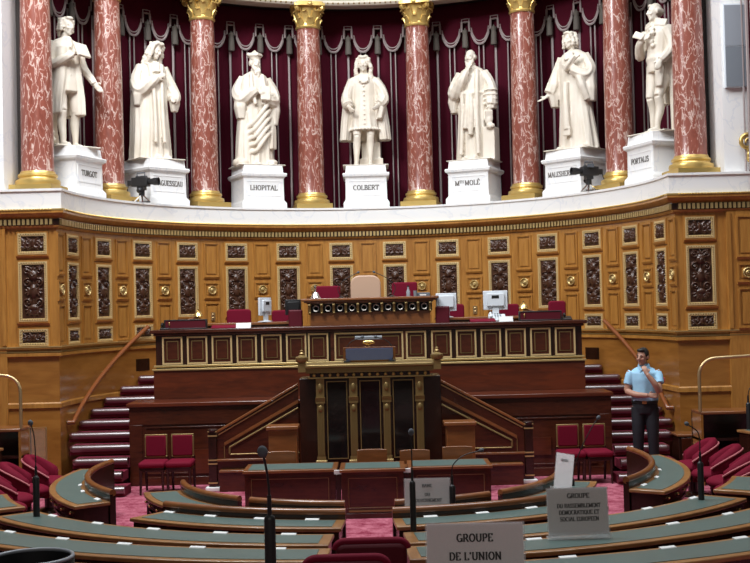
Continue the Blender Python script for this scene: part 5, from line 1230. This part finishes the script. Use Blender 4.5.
# ------------------------------------------------------------------ the man in the blue shirt on the right stairs
def guard():
    S = .95
    t = thing('person', 'standing person in light blue short-sleeved shirt and dark trousers, hand at chin', 'person', (3.73, 15.76, .143), R(-14))
    HC_, YAW, TIL = (-.01, -.035, 1.625), R(-28), R(6)
    Rs, Re, Rw, = (-.185, .0, 1.42), (-.245, -.03, 1.14), (.05, -.195, 1.09)
    Ls, Le, Lw = (.185, .0, 1.42), (.205, -.14, 1.135), (.045, -.205, 1.39)
    b = MB(); dummy = MB()
    loft(b, [(.90, 0, 0, .14, .09, 0), (1.1, 0, 0, .135, .09, 0), (1.35, 0, 0, .16, .09, 0), (1.44, 0, .01, .13, .07, 0), (1.5, 0, .015, .06, .055, 0)])
    limb(b, [(0, .02, 1.44), (0, .0, 1.56)], [.058, .054])
    limb(b, [Rs, Re], [.055, .045]); limb(b, [Re, (-.12, -.14, 1.10), Rw], [.046, .044, .031]); limb(b, [Ls, Le], [.055, .045]); limb(b, [Le, (.15, -.19, 1.25), Lw], [.046, .044, .030])
    hand(b, Rw, (.95, .12, -.02), (0, .9, -.4), .98, .5, 1); hand(b, Lw, (-.35, .18, .9), (-.3, .9, -.2), .98, .85, -1)
    for sx in (-.1, .1): limb(b, [(sx, .01, .93), (sx*1.05, -.01, .5), (sx*1.1, .02, .07)], [.08, .052, .036])
    hr = MB(); M = head(b, HC_, YAW, TIL, 0, 'short', hair=hr)
    remeshed(b, 'body', 'skin', t, .007, S, 2)
    remeshed(hr, 'hair', 'hair', t, .008, S, 1)
    e = MB(); br = MB()
    for s in (-1, 1):
        e.ell((s*.029, -.092, .012), (.009, .006, .006), M, 10, 6); br.tube([(s*.014, -.098, .036), (s*.03, -.098, .040), (s*.045, -.090, .035)], [.004, .005, .003], 6, M)
    for q, n_ in ((e, 'eyes'), (br, 'eyebrows')): q.v = [tuple(Vector(p)*S) for p in q.v]; obj(n_, q, 'hair', t, 180)
    sh = MB()
    loft(sh, [(.97, 0, .005, .178, .128, .03), (1.02, 0, .0, .185, .135, .045), (1.15, 0, -.005, .172, .128, .03), (1.3, 0, -.005, .185, .130, .015), (1.40, 0, .0, .195, .118, 0), (1.455, 0, .01, .15, .085, 0), (1.49, 0, .015, .075, .068, 0)], nf=(7, 12, 4), seed=2)
    limb(sh, [(-.16, .0, 1.405), (-.195, -.005, 1.36), (-.228, -.018, 1.235)], [.066, .068, .066]); limb(sh, [(.16, .0, 1.405), (.195, -.02, 1.36), (.208, -.085, 1.25)], [.066, .068, .066])
    remeshed(sh, 'shirt', 'shirt', t, .009, S, 2)
    co = MB()
    for s in (-1, 1): co.prism([(s*.012, -.105, 1.455), (s*.075, -.06, 1.525), (s*.085, -.02, 1.50), (s*.055, -.118, 1.415)], (0, .012, .008))
    co.lathe([(.072, 1.475), (.066, 1.53), (.074, 1.53), (.082, 1.475)], (0, .015, 0), 24); co.v = [tuple(Vector(p)*S) for p in co.v]; obj('collar', co, 'shirt', t, 60)
    ep = MB().bx(.265, .286, -.06, .02, 1.27, 1.33); ep.v = [tuple(Vector(p)*S) for p in ep.v]; x = obj('sleeve_badge', ep, 'badge', t, 30); x['label'] = 'red sleeve badge'
    tr = MB(); loft(tr, [(.82, 0, .01, .165, .125, .02), (.9, 0, .008, .182, .135, .02), (.99, 0, .005, .176, .126, .01)], nf=(5, 9, 3))
    for sx in (-1, 1): limb(tr, [(sx*.092, .01, .90), (sx*.098, -.012, .68), (sx*.103, -.015, .48), (sx*.108, .01, .25), (sx*.11, .015, .055)], [.102, .094, .080, .072, .070], fold=.008, k=2, seed=sx+3)
    remeshed(tr, 'trousers', 'navy', t, .009, S, 2)
    bl = MB(); bl.lathe([(.178, .965), (.186, .97), (.186, 1.005), (.178, 1.01)], n=40, M=Matrix.Translation((0, .005, 0)) @ Matrix.Diagonal((1.0, .74, 1, 1))); bl.v = [tuple(Vector(p)*S) for p in bl.v]; obj('belt', bl, 'black', t, 40)
    bk = MB().bx(-.035, .03, -.150, -.130, .965, 1.01); bk.v = [tuple(Vector(p)*S) for p in bk.v]; obj('buckle', bk, 'buckle', t, 30, .004)
    for sx in (-1, 1):
        q = MB(); q.ell((sx*.118, -.055, .035), (.046, .125, .036)); q.ell((sx*.112, .03, .05), (.042, .055, .052)); q.bx(sx*.116-.040, sx*.116+.040, -.15, .075, 0, .02)
        remeshed(q, 'shoe', 'shoe', t, .008, S, 2)
guard()
